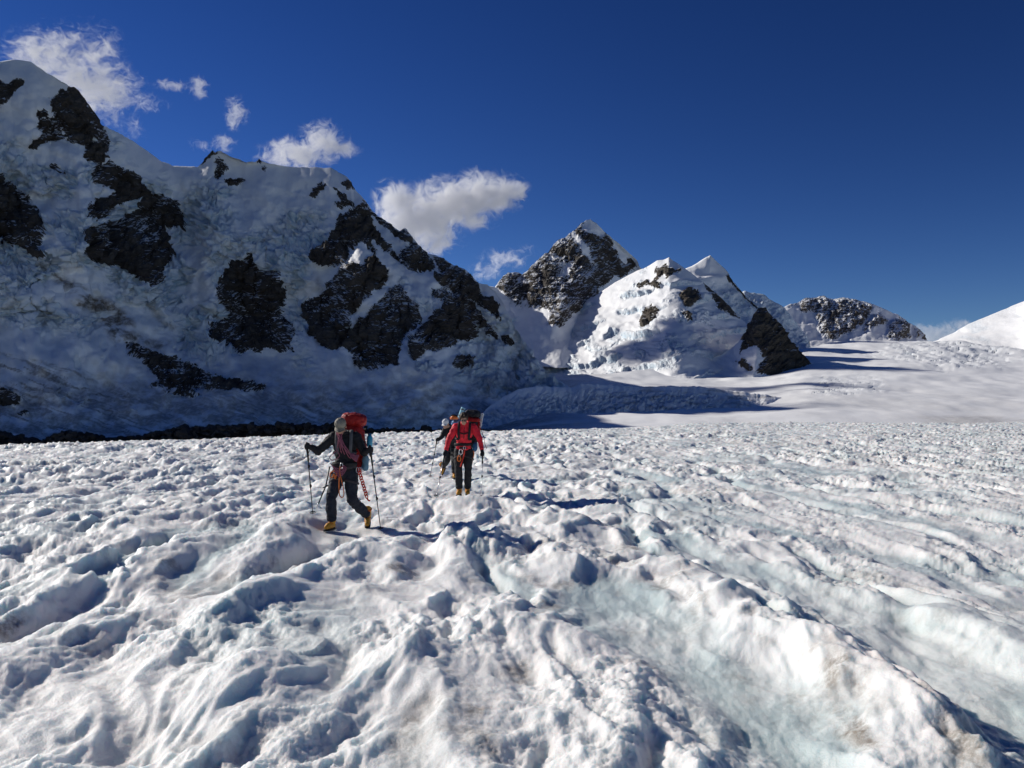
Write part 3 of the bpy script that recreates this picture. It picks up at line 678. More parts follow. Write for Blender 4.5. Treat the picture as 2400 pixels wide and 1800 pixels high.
# ---- snowfield between the glacier and the peaks -----------------
def snowfield():
    px = np.concatenate([np.linspace(-2600, -100, 40, endpoint=False), np.arange(-100, 2500, 4.0), np.linspace(2500, 5200, 50)])
    top = interp([(-2600, 985), (600, 960), (1000, 915), (1300, 880), (1500, 866), (1700, 862), (1800, 850), (1900, 806), (2000, 799), (2193, 797), (2400, 802), (3000, 790), (5200, 790)], px)
    dtop = interp([(-2600, 1500), (600, 1500), (1200, 1900), (1600, 2200), (1800, 2600), (1950, 3300), (2400, 3300), (5200, 3000)], px)
    kk_ = np.exp(-np.linspace(-2.2, 2.2, 61) ** 2); kk_ /= kk_.sum()
    top = np.convolve(np.pad(top, 30, 'edge'), kk_, 'valid'); dtop = np.convolve(np.pad(dtop, 30, 'edge'), kk_, 'valid')
    ny = 260
    t = np.linspace(0, 1, ny)[:, None]
    D0 = 380.0
    z0 = -52.0
    y_near = 955 + (CAM_Z - z0) / D0 * F_PX
    PX = np.broadcast_to(px, (ny, len(px))).copy()
    # depth grows geometrically, height follows a gentle concave ramp
    D = D0 * (dtop / D0) ** t
    a, b = ray(px, top)
    ztop = b * dtop + CAM_Z
    s = np.clip((D - 1000) / (dtop - 1000), 0, 1)
    zf = -52.0 + 30 * sstep(600, 1250, D) * sstep(950, 1350, px)
    ex = np.convolve(np.pad(interp([(0, 1.6), (1500, 1.5), (1900, 1.15), (2400, 1.25)], px), 30, 'edge'), kk_, 'valid')
    zz = zf + (ztop + 22) * s ** ex
    a0, _ = ray(px, np.full(px.shape, 955.0))
    X = a0 * D
    n = fbm(X * 0.004, D * 0.004, 4, 611)
    zz += 5 * n * sstep(700, 1400, D)
    # crevasse fields: a big one high on the right and a small one below the pyramid
    def field(px_, py_, rx, ry):
        pyy = 955 - (zz - CAM_Z) / D * F_PX
        w = 0.35 * fbm(PX * 0.02, pyy * 0.05, 3, 623)
        return sstep(1.1, 0.6, np.hypot((PX - px_) / rx, (pyy - py_) / ry) + w)
    k1 = 0.75 * field(2240, 824, 190, 40)
    k2 = 0.5 * field(1975, 903, 110, 26)
    wv = fbm(X * 0.012, D * 0.006, 4, 629, 0.6)
    c1 = ridged((X + 0.5 * D) * 0.010 + 0.8 * wv, (D - 0.8 * X) * 0.024 + wv, 3, 627, 0.55)
    c2 = ridged((X - 0.3 * D) * 0.03 + wv, D * 0.02, 3, 628, 0.55)
    crack = sstep(0.72, 0.95, c1); crack2 = sstep(0.75, 0.95, c2)
    zz += (k1 + 0.6 * k2) * (-11 * crack - 5 * crack2 + 7 * wv)
    zz += 2.2 * np.sin(D * 0.014 + X * 0.006 + 2.5 * n) * sstep(1500, 2000, D) + 1.0 * fbm(X * 0.02, D * 0.008, 3, 639) * sstep(900, 1400, D)
    kk = np.clip(k1 + k2, 0, 1)
    ice = kk * np.clip(0.1 + 0.8 * crack + 0.5 * crack2, 0, 1)
    pyy = 955 - (zz - CAM_Z) / D * F_PX
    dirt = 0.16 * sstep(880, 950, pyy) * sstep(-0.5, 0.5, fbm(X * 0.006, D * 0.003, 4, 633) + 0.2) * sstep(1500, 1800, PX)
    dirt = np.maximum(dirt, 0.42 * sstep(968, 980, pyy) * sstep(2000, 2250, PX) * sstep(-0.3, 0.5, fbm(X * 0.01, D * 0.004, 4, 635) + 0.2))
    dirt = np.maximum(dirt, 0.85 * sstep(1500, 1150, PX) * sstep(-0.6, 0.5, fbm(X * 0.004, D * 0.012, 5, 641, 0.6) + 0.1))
    # broken, dirty ice hummock in front of the left part
    V = np.stack([X, D, zz], -1)
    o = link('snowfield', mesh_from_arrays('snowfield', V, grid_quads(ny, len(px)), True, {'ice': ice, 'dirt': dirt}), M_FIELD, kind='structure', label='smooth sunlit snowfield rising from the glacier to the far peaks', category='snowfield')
    return o
snowfield()

# ---- broken ice hummock at the foot of the icefall ---------------
def relief_hummock(PX, PY, t):
    sd, si = seracs(PX, PY, 26, 721)
    k = sstep(0.97, 0.75, t) * sstep(1900, 1600, PX)
    st = fbm(PX * 0.02, PY * 0.15, 4, 735)
    return 3 * fbm(PX * 0.02, PY * 0.03, 4, 731) + k * 0.45 * sd, k * si * 0.5, 0.5 * sstep(0.0, 0.6, st) * sstep(1300, 1500, PX) + 0.12 * k
mountain('ice_hummock', [(1100, 1000), (1150, 950), (1180, 930), (1215, 912), (1255, 905), (1300, 906), (1340, 908), (1360, 899), (1400, 899), (1450, 903), (1500, 906), (1560, 905), (1640, 906), (1720, 916), (1800, 925), (1880, 945), (1950, 975), (1990, 1000)],
         [(1100, 1030), (1990, 1020)], [(1100, 1280), (1400, 1420), (1990, 1500)], [(1100, 1180), (1400, 1210), (1990, 1250)],
         np.arange(1100, 1990, 2.6), 60, 1.0, relief_hummock, (), jag=2.5, back=260, floor=-45.0,
         kind='structure', label='low hummock of broken dirty ice below the icefall', category='ice')

# ---- rubble moraine behind the glacier's left edge ---------------
def moraine():
    rs = np.random.default_rng(3)
    V, T = [], []
    ico = bmesh.new(); bmesh.ops.create_icosphere(ico, subdivisions=1, radius=1.0)
    iv = np.array([v.co[:] for v in ico.verts]); it = np.array([[v.index for v in f.verts] for f in ico.faces]); ico.free()
    crest = [(-200, 1030), (0, 1018), (25, 1024), (60, 1034), (100, 1040), (118, 1031), (160, 1020), (200, 1022), (240, 1032), (330, 1028), (390, 1016), (430, 1008), (480, 1010), (530, 1004), (600, 1006), (650, 1003), (720, 1004), (800, 1004), (850, 1012), (1150, 1014)]
    dens = [(-200, .6), (0, 1), (70, .3), (110, 1), (250, .8), (300, .5), (400, 1), (800, 1), (830, .25), (1000, .3), (1150, .1)]
    n = 0
    while n < 3600:
        px = rs.uniform(-200, 1150)
        if rs.random() > interp(dens, px): continue
        top = float(interp(crest, px)) - 4
        py = top - 4 + 5 * float(fbm(np.array([px * 0.03]), np.array([0.5]), 3, 88)[0]) + abs(rs.normal(0, 1)) * 9 + rs.uniform(0, 4)
        d = 1040 + rs.uniform(-25, 25) - (py - top) * 1.2
        c = spot(px, py, d)
        r = d / F_PX * rs.gamma(2.2, 1.5)
        M = rs.normal(0, 1, (3, 3)); q, _ = np.linalg.qr(M)
        sc = r * rs.uniform(0.6, 1.4, 3)
        v = (iv * (1 + rs.uniform(-0.22, 0.22, (len(iv), 1)))) * sc @ q.T
        v[:, 2] *= 0.75
        T.append(it + len(V) * len(iv)); V.append(v + c); n += 1
    me = mesh_from_arrays('moraine_rubble', np.concatenate(V), np.concatenate(T), False, {'dust': np.full(len(V) * len(iv), -0.3)})
    o = link('moraine_rubble', me, M_RUBBLE, kind='stuff', label='dark band of rubble lying along the far edge of the glacier', category='rubble')
    # the low bank of debris under the rubble
    px = np.arange(-260, 1200, 5.0); t = np.linspace(0, 1, 24)[:, None]
    PX = np.broadcast_to(px, (24, len(px)))
    top = interp(crest, px) - 6
    PY = 1052 + (top - 1052) * np.sin(np.clip(t * 1.4, 0, 1) * np.pi / 2) + 14 * np.clip(t - 0.75, 0, 1) * 4 + 1.5 * fbm(PX * 0.08, t * 6 + 0 * PX, 4, 801)
    V = spot(PX, PY, 1000 + 90 * t)
    link('moraine', mesh_from_arrays('moraine', V, grid_quads(24, len(px)), False, {'dust': PX * 0 - 0.3}), M_RUBBLE, kind='structure', label='low dark debris bank behind the glacier edge', category='moraine')
moraine()
# ------------------------------------------------------------------ the glacier underfoot
CHANNELS = [  # melt channels of bare ice: centre line (x, y), half width
    ([(1.0, 8.9), (1.12, 8.0), (1.28, 6.8), (1.42, 5.6), (1.58, 4.6), (1.75, 3.2), (1.9, 1.5)], 0.46),
    ([(2.2, 12.6), (2.75, 10.0), (3.1, 8.4), (3.25, 7.0), (3.2, 5.8), (3.15, 4.6), (3.2, 3.0)], 0.32),
    ([(2.4, 19.0), (3.0, 17.0), (3.7, 14.6), (4.4, 12.6), (4.9, 10.5), (5.0, 8.5)], 0.22),
    ([(5.5, 25), (6.0, 21), (6.6, 17), (7.2, 13)], 0.30),
    ([(-4.9, 12.5), (-4.6, 10.6), (-4.5, 9.0)], 0.16), ([(-0.15, 9.9), (0.0, 9.0), (0.1, 8.4)], 0.14), ([(0.75, 16.0), (1.2, 14.2)], 0.3),
    ([(3.2, 26.0), (3.9, 22.0)], 0.5), ([(9.5, 30.0), (10.0, 25.0)], 0.6),
]
MOUNDS = [  # long mounds: x, y, half width, half length, height, heading
    (-2.35, 7.9, 0.38, 1.8, 0.26, -0.09), (-1.75, 5.6, 0.34, 1.1, 0.20, -0.05), (-3.6, 6.6, 0.40, 2.0, 0.20, -0.06),
    (-0.65, 11.6, 0.55, 0.9, 0.42, 0.05), (-0.75, 6.2, 0.40, 1.0, 0.22, 0.1), (0.25, 7.3, 0.42, 1.1, 0.24, 0.12),
    (0.55, 5.0, 0.45, 0.8, 0.16, 0.1), (2.15, 7.6, 0.40, 2.3, 0.34, 0.07), (2.55, 5.4, 0.40, 1.6, 0.24, 0.05),
    (0.75, 10.2, 0.35, 0.8, 0.28, 0.1), (1.85, 9.6, 0.30, 0.7, 0.2, 0.1), (3.9, 7.2, 0.5, 1.6, 0.2, 0.05),
    (-1.8, 10.6, 0.45, 0.7, 0.24, 0.0), (-1.0, 16.2, 0.8, 0.8, 0.22, 0.0), (0.9, 13.2, 0.6, 1.4, 0.26, 0.15),
    (-0.2, 4.6, 0.3, 0.6, 0.18, 0.1), (-4.6, 9.5, 0.5, 2.2, 0.24, -0.05), (-3.2, 12.0, 0.5, 1.6, 0.26, -0.05),
]
PADS = []      # trodden spots under boots and pole tips: x, y, radius

def sridge(x, y, octaves, seed, soft=0.16, gain=0.45):
    s = 0; a = 1.0; f = 1.0; n = 0
    for i in range(octaves):
        p = perlin(x * f + 31.7 * i, y * f + 11.9 * i, seed + i)
        s = s + a * (1 - np.sqrt(p * p + soft * soft) + soft); n += a
        a *= gain; f *= 2.0
    return s / n

def edge_start(x, y):
    px = 1200 + F_PX * x / np.maximum(y, 1.0)
    return interp([(-3000, 22), (-500, 24), (0, 28), (400, 37), (800, 46), (1250, 62), (1700, 96), (2400, 100), (6000, 100)], px)

def glacier_macro(x, y):
    e = np.maximum(y - edge_start(x, y), 0)
    z = -(e ** 2) * 0.00105
    z = np.where(e > 120, -15.1 - (e - 120) * 0.25, z)
    return z + 0.16 * fbm(x * 0.06, y * 0.04, 3, 901) * sstep(3, 14, y)

def glacier(x, y, full=False):
    x = np.asarray(x, float); y = np.asarray(y, float)
    z = glacier_macro(x, y) - 0.06
    xr = x + 0.035 * y                       # the ridges run along the flow, nearly straight away
    wx = xr + 0.35 * fbm(xr * 0.55, y * 0.28, 3, 911)
    wy = y + 0.5 * fbm(xr * 0.4 + 7, y * 0.25, 2, 915)
    right = sstep(1.2, 3.2, x - 0.04 * y)
    far = sstep(12, 40, y)
    vary = 0.55 + 0.75 * sstep(-0.5, 0.5, fbm(x * 0.16, y * 0.10, 3, 919))                  # calm and rough stretches
    r1 = sridge(wx * 0.80, wy * 0.21, 2, 921, 0.18)                         # main ridges
    r2 = sridge(wx * 1.9 + 3, wy * 0.70, 3, 931, 0.13)                    # secondary crests
    z = z + (0.30 - 0.12 * right + 0.05 * far) * (r1 - 0.65) + (0.24 - 0.10 * right + 0.06 * far) * (r2 - 0.6) * vary
    z = z + 0.24 * sstep(10, 34, y) * (ridged(wx * 1.05 + 5 + 0.25 * wy, wy * 0.5, 4, 937, 0.55) - 0.6) * vary
    # suncups: bowls with sharp rims
    d1, d2, cid = worley(wx * 2.1, wy * 1.15, 941)
    e1, e2, cie = worley(wx * 4.6 + 0.4 * cid, wy * 2.9, 942)
    cups = sstep(-0.35, 0.4, fbm(x * 0.45, y * 0.3, 3, 944))
    z = z + (0.12 - 0.045 * right) * (np.minimum(d1, 0.9) ** 1.8 - 0.28) * cups * (0.6 + 0.8 * cid)
    z = z + 0.040 * (np.minimum(e1, 0.9) ** 1.8 - 0.28) * (0.4 + 0.6 * cups)
    lump = fbm(x * 6.0, y * 4.6, 5, 951, 0.6)
    rough_area = sstep(-0.3, 0.5, fbm(x * 0.6, y * 0.4, 2, 955))
    z = z + 0.024 * lump * (0.35 + 0.85 * rough_area)
    for (mx, my, hw, hl, h, ang) in MOUNDS:
        dx, dy = x - mx, y - my
        u = dx * math.cos(ang) - dy * math.sin(ang) * -1; v = dy * math.cos(ang) - dx * math.sin(ang)
        u = u + 0.22 * (wx - xr)
        z = z + (0.85 if mx < -1.5 else 0.6) * h * np.exp(-((u / hw) ** 2) - (v / hl) ** 2) * (0.75 + 0.35 * r2)
    # melt channels
    ice = np.zeros(x.shape); low = np.full(x.shape, 9.0)
    for pts, hw in CHANNELS:
        p = np.array(pts)
        sel = (x > p[:, 0].min() - 1.5) & (x < p[:, 0].max() + 1.5) & (y > p[:, 1].min() - 1.2) & (y < p[:, 1].max() + 1.2)
        if not np.any(sel): continue
        xs, ys = x[sel], y[sel]
        d = np.full(xs.shape, 9.0)
        for (ax, ay), (bx, by) in zip(p[:-1], p[1:]):
            ex, ey = bx - ax, by - ay
            t = np.clip(((xs - ax) * ex + (ys - ay) * ey) / (ex * ex + ey * ey), 0, 1)
            d = np.minimum(d, np.hypot(xs - ax - t * ex, ys - ay - t * ey))
        d = d + 0.55 * hw * fbm(xs * 0.5 + 3, ys * 0.45, 2, 960) + 0.24 * fbm(xs * 1.3, ys * 0.9, 3, 961) + 0.05 * fbm(xs * 7, ys * 6, 3, 963)
        f = sstep(hw * 1.9, hw * 0.5, d)
        a = z[sel]
        floor_z = glacier_macro(xs, ys) - 0.05 + 0.05 * fbm(xs * 1.4, ys * 0.7, 3, 965) + 0.02 * fbm(xs * 4.0, ys * 1.6, 4, 967, 0.6)
        z[sel] = a + (floor_z - a) * f * 0.6
        ice[sel] = np.maximum(ice[sel], sstep(0.15, 0.8, f) * (0.45 + 0.5 * sstep(-0.4, 0.5, fbm(xs * 1.1, ys * 0.5, 4, 969, 0.6))))
    # smaller runnels of ice elsewhere
    nr = np.abs(perlin(wx * 0.45 + 40, wy * 0.09 + 3, 971))
    run = sstep(0.20, 0.0, nr) * sstep(-0.2, 0.3, fbm(x * 0.2, y * 0.12, 2, 975) + 0.15 + 0.35 * right)
    z = z - 0.10 * run
    ice = np.maximum(ice, 0.8 * sstep(0.35, 0.95, run))
    for (qx, qy, qr, qz) in PADS:
        w = np.exp(-((x - qx) ** 2 + (y - qy) ** 2) / (qr * qr))
        zz = z + (qz - z) * np.clip(w, 0, 1)
        f = np.exp(-((x - qx * (y / qy)) / (qr * 2.0)) ** 2) * sstep(-2.2, -0.5, y - qy) * sstep(0.3, -0.1, y - qy)
        z = zz - np.maximum(zz - (qz - 0.05), 0) * 0.8 * f * (1 - w)
    if not full: return z
    hollow = sstep(0.10, 0.5, 0.6 - r1)
    ice = np.maximum(ice, 0.45 * sstep(0.25, 0.75, fbm(x * 0.5, y * 0.22, 3, 981) + 0.1 + 0.25 * right))
    dn = fbm(x * 0.9, y * 0.5, 5, 991, 0.6)
    dirt = 0.06 + 0.50 * sstep(0.10, 0.70, dn) + 0.38 * sstep(0.35, 0.8, fbm(x * 3.1, y * 1.7, 4, 995, 0.6))
    dirt = dirt * (1 - 0.6 * ice) * (0.45 + 0.55 * sstep(-0.3, 0.5, fbm(x * 0.18, y * 0.09, 2, 999)))
    # darker silt stains with shapes of their own
    for (sx, sy, rx, ry, k) in ((2.02, 5.05, 0.10, 0.42, 0.95), (-4.35, 7.25, 0.16, 0.3, 0.9), (0.05, 6.0, 0.10, 0.28, 0.7), (1.55, 8.9, 0.12, 0.2, 0.8),
                                (-1.2, 9.6, 0.22, 0.3, 0.8), (0.55, 9.0, 0.15, 0.2, 0.6), (-2.6, 9.7, 0.25, 0.4, 0.6), (0.35, 8.1, 0.16, 0.14, 0.65)):
        q = np.hypot((x - sx) / rx, (y - sy) / ry) + 0.5 * fbm(x * 4, y * 2.5, 3, 983)
        dirt = np.maximum(dirt, k * sstep(1.2, 0.5, q))
    dirt = dirt * (1 + 0.25 * far)
    return z, np.clip(ice, 0, 1), np.clip(dirt, 0, 1)

def build_glacier():
    ys = [1.6]
    while ys[-1] < 190:
        y = ys[-1]
        ys.append(y + max(0.011, min(2.5 * y * y / 3800.0, 0.0068 * y)))
    ys = np.array(ys + list(np.geomspace(195, 620, 30)))
    px = np.concatenate([np.linspace(-2400, -140, 70, endpoint=False), np.arange(-140, 2540, 2.9), np.linspace(2540, 4800, 70)])
    Y = np.broadcast_to(ys[:, None], (len(ys), len(px)))
    X = (px[None, :] - 1200) / F_PX * (Y + 0.0)
    z, ice, dirt = glacier(X, Y, True)
    me = mesh_from_arrays('glacier', np.stack([X, Y, z], -1), grid_quads(len(ys), len(px)), True, {'ice': ice, 'dirt': dirt})
    link('glacier', me, M_GLACIER, kind='structure', label='rough white glacier surface of melted ridges and hollows', category='glacier')
    # the same surface carries on beside and behind the camera, coarser
    gx = np.linspace(-90, 90, 260); gy = np.linspace(-60, 1.7, 110)
    X, Y = np.meshgrid(gx, gy)
    z, ice, dirt = glacier(X, Y, True)
    z -= 0.012
    link('glacier', mesh_from_arrays('glacier_behind', np.stack([X, Y, z], -1), grid_quads(110, 260), True, {'ice': ice, 'dirt': dirt}), M_GLACIER, kind='structure', label='glacier surface carrying on behind', category='glacier')
# ------------------------------------------------------------------ climbers: building kit
def V3(*a): return np.array(a, float)

def _sphere(sub=2):
    bm = bmesh.new(); bmesh.ops.create_icosphere(bm, subdivisions=sub, radius=1.0)
    v = np.array([x.co[:] for x in bm.verts]); f = np.array([[q.index for q in t.verts] for t in bm.faces]); bm.free()
    return v, f
SPH = _sphere(2)
SPH3 = _sphere(3)

class Soup:
    """triangles and quads gathered into one mesh"""
    def __init__(self): self.v = []; self.f = []; self.n = 0
    def add(self, v, f):
        self.v.append(np.asarray(v, float)); self.f += [tuple(int(i) + self.n for i in t) for t in f]; self.n += len(v)
        return self
    def ell(self, c, r, rot=None, hi=False):
        v, f = SPH3 if hi else SPH
        v = v * np.asarray(r, float)
        if rot is not None: v = v @ np.asarray(rot).T
        return self.add(v + np.asarray(c, float), f)
    def box(self, c, size, rot=None, p=5.0):
        """rounded box: a superellipsoid"""
        v, f = SPH3
        n = (np.abs(v) ** p).sum(1) ** (1 / p)
        v = v / n[:, None] * np.asarray(size, float) / 2
        if rot is not None: v = v @ np.asarray(rot).T
        return self.add(v + np.asarray(c, float), f)
    def slab(self, c, size, rot=None):
        s = np.asarray(size, float) / 2
        v = np.array([[x, y, z] for x in (-1, 1) for y in (-1, 1) for z in (-1, 1)]) * s
        if rot is not None: v = v @ np.asarray(rot).T
        return self.add(v + np.asarray(c, float), [(0, 1, 3, 2), (4, 6, 7, 5), (0, 4, 5, 1), (2, 3, 7, 6), (0, 2, 6, 4), (1, 5, 7, 3)])
    def tube(self, pts, rad, sides=8, flat=None, closed=False, caps=True):
        """swept tube; rad a number or one per point; flat=(a, b, up) makes a ribbon"""
        P = np.asarray(pts, float); n = len(P)
        rad = np.broadcast_to(np.asarray(rad, float), (n,))
        T = np.gradient(P, axis=0)
        if closed: T = np.roll(P, -1, 0) - np.roll(P, 1, 0)
        T /= np.linalg.norm(T, axis=1, keepdims=True) + 1e-12
        up = np.array([0.0, 0, 1]) if flat is None else np.asarray(flat[2], float)
        if abs(T[0] @ up) > 0.95: up = np.array([0.0, 1, 0])
        U = np.zeros_like(P); W = np.zeros_like(P)
        u = up - T[0] * (T[0] @ up); u /= np.linalg.norm(u)
        for i in range(n):
            if flat is not None: u = np.asarray(flat[2], float)
            u = u - T[i] * (T[i] @ u); u /= np.linalg.norm(u) + 1e-12
            U[i] = u; W[i] = np.cross(T[i], u)
        a = np.linspace(0, 2 * np.pi, sides, endpoint=False)
        fa, fb = (1, 1) if flat is None else flat[:2]
        ring = (np.cos(a)[None, :, None] * U[:, None, :] * fa + np.sin(a)[None, :, None] * W[:, None, :] * fb) * rad[:, None, None] + P[:, None, :]
        f = []
        m = n if closed else n - 1
        for i in range(m):
            j = (i + 1) % n
            for k in range(sides):
                l = (k + 1) % sides
                f.append((i * sides + k, i * sides + l, j * sides + l, j * sides + k))
        if caps and not closed:
            f.append(tuple(range(sides))[::-1]); f.append(tuple((n - 1) * sides + k for k in range(sides)))
        return self.add(ring.reshape(-1, 3), f)
    def limb(self, pts, rad):
        """capsules with round ends, for fusing"""
        P = [np.asarray(p, float) for p in pts]
        for i in range(len(P) - 1):
            self.tube(np.linspace(P[i], P[i + 1], 7), np.linspace(rad[i], rad[i + 1], 7), 14)
        for p, r in zip(P, rad): self.ell(p, (r, r, r))
        return self
    def mesh(self, name, smooth=True):
        me = bpy.data.meshes.new(name)
        me.from_pydata(np.concatenate(self.v).tolist(), [], self.f)
        me.polygons.foreach_set('use_smooth', [smooth] * len(me.polygons))
        me.update()
        return me

def fuse(soup, name, voxel=0.012, smooth=6, wrinkle=0.0, freq=14.0, seed=0, stretch=(1, 1, 1)):
    """one continuous surface out of overlapping shapes"""
    tmp = bpy.data.objects.new('tmp', soup.mesh('tmp'))
    COL.objects.link(tmp)
    r = tmp.modifiers.new('r', 'REMESH'); r.mode = 'VOXEL'; r.voxel_size = voxel; r.use_smooth_shade = True
    s = tmp.modifiers.new('s', 'SMOOTH'); s.factor = 0.5; s.iterations = smooth
    dg = bpy.context.evaluated_depsgraph_get()
    me = bpy.data.meshes.new_from_object(tmp.evaluated_get(dg))
    old = tmp.data
    bpy.data.objects.remove(tmp); bpy.data.meshes.remove(old)
    me.name = name
    if wrinkle:
        n = len(me.vertices)
        co = np.empty(n * 3, np.float32); me.vertices.foreach_get('co', co); co = co.reshape(-1, 3).astype(float)
        no = np.empty(n * 3, np.float32); me.vertices.foreach_get('normal', no); no = no.reshape(-1, 3)
        x, y, z = (co * np.asarray(stretch)).T * freq
        d = fbm(x + 0.6 * z, y * 0.9 - 0.5 * z + 0.3 * x, 3, seed, 0.5) + 0.8 * (ridged(x * 0.7 - z * 0.9, y * 0.7 + z * 0.35, 2, seed + 5) - 0.5)
        co = co + no * (d * wrinkle)[:, None]
        me.vertices.foreach_set('co', co.astype(np.float32).ravel())
    me.polygons.foreach_set('use_smooth', [True] * len(me.polygons))
    me.update()
    return me

def rotx(a): c, s = math.cos(a), math.sin(a); return np.array([[1, 0, 0], [0, c, -s], [0, s, c]])
def roty(a): c, s = math.cos(a), math.sin(a); return np.array([[c, 0, s], [0, 1, 0], [-s, 0, c]])
def rotz(a): c, s = math.cos(a), math.sin(a); return np.array([[c, -s, 0], [s, c, 0], [0, 0, 1]])

def bez(*pts, n=16):
    """smooth curve through points (Catmull-Rom)"""
    P = np.asarray(pts, float)
    P = np.concatenate([[2 * P[0] - P[1]], P, [2 * P[-1] - P[-2]]])
    out = []
    for i in range(1, len(P) - 2):
        t = np.linspace(0, 1, n, endpoint=False)[:, None]
        a, b, c, d = P[i - 1], P[i], P[i + 1], P[i + 2]
        out.append(0.5 * (2 * b + (c - a) * t + (2 * a - 5 * b + 4 * c - d) * t ** 2 + (3 * b - a - 3 * c + d) * t ** 3))
    return np.concatenate(out + [P[-2:-1]])

def mat_cloth(name, col, weave=260.0, rough=0.75, var=0.18, spec=0.25):
    m, nt, out = new_mat(name); nb = NB(nt)
    tc = nb.n('ShaderNodeTexCoord').outputs['Object']
    n = nb.noise(tc, 9.0, 5, 0.6)
    c = nb.mix(nb.ramp(n, 0.3, 0.7), tuple(v * (1 - var) for v in col), tuple(min(1, v * (1 + var)) for v in col))
    b1 = nb.bump(nb.noise(tc, 34.0, 4, 0.6, 0.6), 0.45, 0.012)
    b2 = nb.bump(nb.noise(tc, weave, 2, 0.5), 0.3, 0.001, b1)
    nb.bsdf(out, c, rough, b2, spec)
    return m

M_SKIN = mat_plain('skin', (0.42, 0.24, 0.17), 0.5, 0.12, 40.0)
M_BLACK = mat_cloth('black_softshell', (0.016, 0.017, 0.021))
M_NAVY = mat_cloth('navy_trousers', (0.020, 0.024, 0.036))
M_CHAR = mat_cloth('charcoal_trousers', (0.022, 0.023, 0.026))
M_RED = mat_cloth('red_shell', (0.74, 0.026, 0.045), rough=0.6)
M_PACKRED = mat_cloth('red_pack_nylon', (0.29, 0.013, 0.012), rough=0.55)
M_PACKBLACK = mat_cloth('black_pack_nylon', (0.020, 0.020, 0.024), rough=0.55)
M_PACKBLUE = mat_cloth('blue_pack_nylon', (0.05, 0.16, 0.42), rough=0.55)
M_STRAP = mat_cloth('grey_webbing', (0.11, 0.11, 0.115), 300)
M_STRAPBLACK = mat_cloth('black_webbing', (0.018, 0.018, 0.02), 300)
M_CAP = mat_cloth('olive_cap_cloth', (0.23, 0.21, 0.17))
M_WHITE = mat_cloth('white_cap_cloth', (0.72, 0.74, 0.76))
M_BOOT = mat_cloth('yellow_boot', (0.62, 0.30, 0.035), rough=0.5)
M_BOOTORANGE = mat_cloth('orange_boot_cuff', (0.55, 0.10, 0.03), rough=0.5)
M_SOLE = mat_plain('rubber_sole', (0.02, 0.02, 0.02), 0.7)
M_STEEL = mat_plain('steel', (0.55, 0.55, 0.56), 0.35, 0.15, 60, 0, 0.5, 0.9)
M_ALU = mat_plain('brushed_alloy', (0.62, 0.63, 0.65), 0.35, 0.1, 60, 0, 0.5, 0.85)
M_DARKPOLE = mat_plain('dark_pole_enamel', (0.035, 0.036, 0.04), 0.4, 0.2, 40)
M_GRIP = mat_plain('foam_grip', (0.022, 0.022, 0.024), 0.85, 0.2, 80, 0.2)
M_ROPE = mat_plain('purple_rope', (0.30, 0.095, 0.14), 0.8, 0.5, 180, 0.3)
M_SLING = mat_plain('orange_sling', (0.62, 0.16, 0.03), 0.75, 0.2, 120, 0.2)
M_SLINGRED = mat_plain('red_sling', (0.60, 0.035, 0.02), 0.75, 0.2, 120, 0.2)
M_MAT = mat_plain('pale_blue_foam', (0.36, 0.66, 0.74), 0.8, 0.1, 50, 0.2)
M_BOTTLE = mat_plain('blue_bottle', (0.03, 0.28, 0.45), 0.3, 0.1, 20, 0, 0.5)
M_SACK = mat_cloth('blue_stuff_sack', (0.025, 0.11, 0.24))
M_PICKET = mat_plain('white_alloy', (0.74, 0.75, 0.76), 0.45, 0.08, 30)
M_HAIR = mat_plain('brown_hair', (0.045, 0.026, 0.016), 0.6, 0.4, 120, 0.5)
M_GLASS = mat_plain('dark_lens', (0.012, 0.012, 0.014), 0.12, 0.1, 10, 0, 0.6)
M_HELMET = mat_plain('orange_shell', (0.70, 0.15, 0.02), 0.4, 0.1, 15, 0, 0.5)
M_HARNESS = mat_cloth('harness_webbing', (0.05, 0.045, 0.05), 300)

def new_root(name, loc, label, category, group=None, rz=0.0):
    o = bpy.data.objects.new(name, None)
    COL.objects.link(o)
    o.empty_display_size = 0.2
    o.location = tuple(float(v) for v in loc); o.rotation_euler = (0, 0, rz)
    o['label'] = label; o['category'] = category
    if group: o['group'] = group
    return o

# ---- parts ---------------------------------------------------------
def head_shapes(s, c, rot):
    def e(p, r): s.ell(c + rot @ V3(*p), r, rot)
    e((0, 0.012, 0.03), (0.076, 0.094, 0.092))            # skull
    e((0, -0.025, -0.035), (0.060, 0.066, 0.075))         # face
    e((0, -0.045, -0.085), (0.040, 0.042, 0.032))         # jaw and chin
    e((0, -0.100, -0.025), (0.011, 0.016, 0.020))         # nose
    e((0, -0.094, -0.008), (0.008, 0.014, 0.022))
    e((0, -0.083, 0.018), (0.050, 0.014, 0.012))          # brow
    e((0.028, -0.080, -0.030), (0.020, 0.014, 0.016)); e((-0.028, -0.080, -0.030), (0.020, 0.014, 0.016))   # cheeks
    e((0, -0.086, -0.060), (0.022, 0.010, 0.007)); e((0, -0.084, -0.072), (0.018, 0.009, 0.007))            # lips
    e((0.076, 0.012, -0.012), (0.010, 0.020, 0.032)); e((-0.076, 0.012, -0.012), (0.010, 0.020, 0.032))     # ears

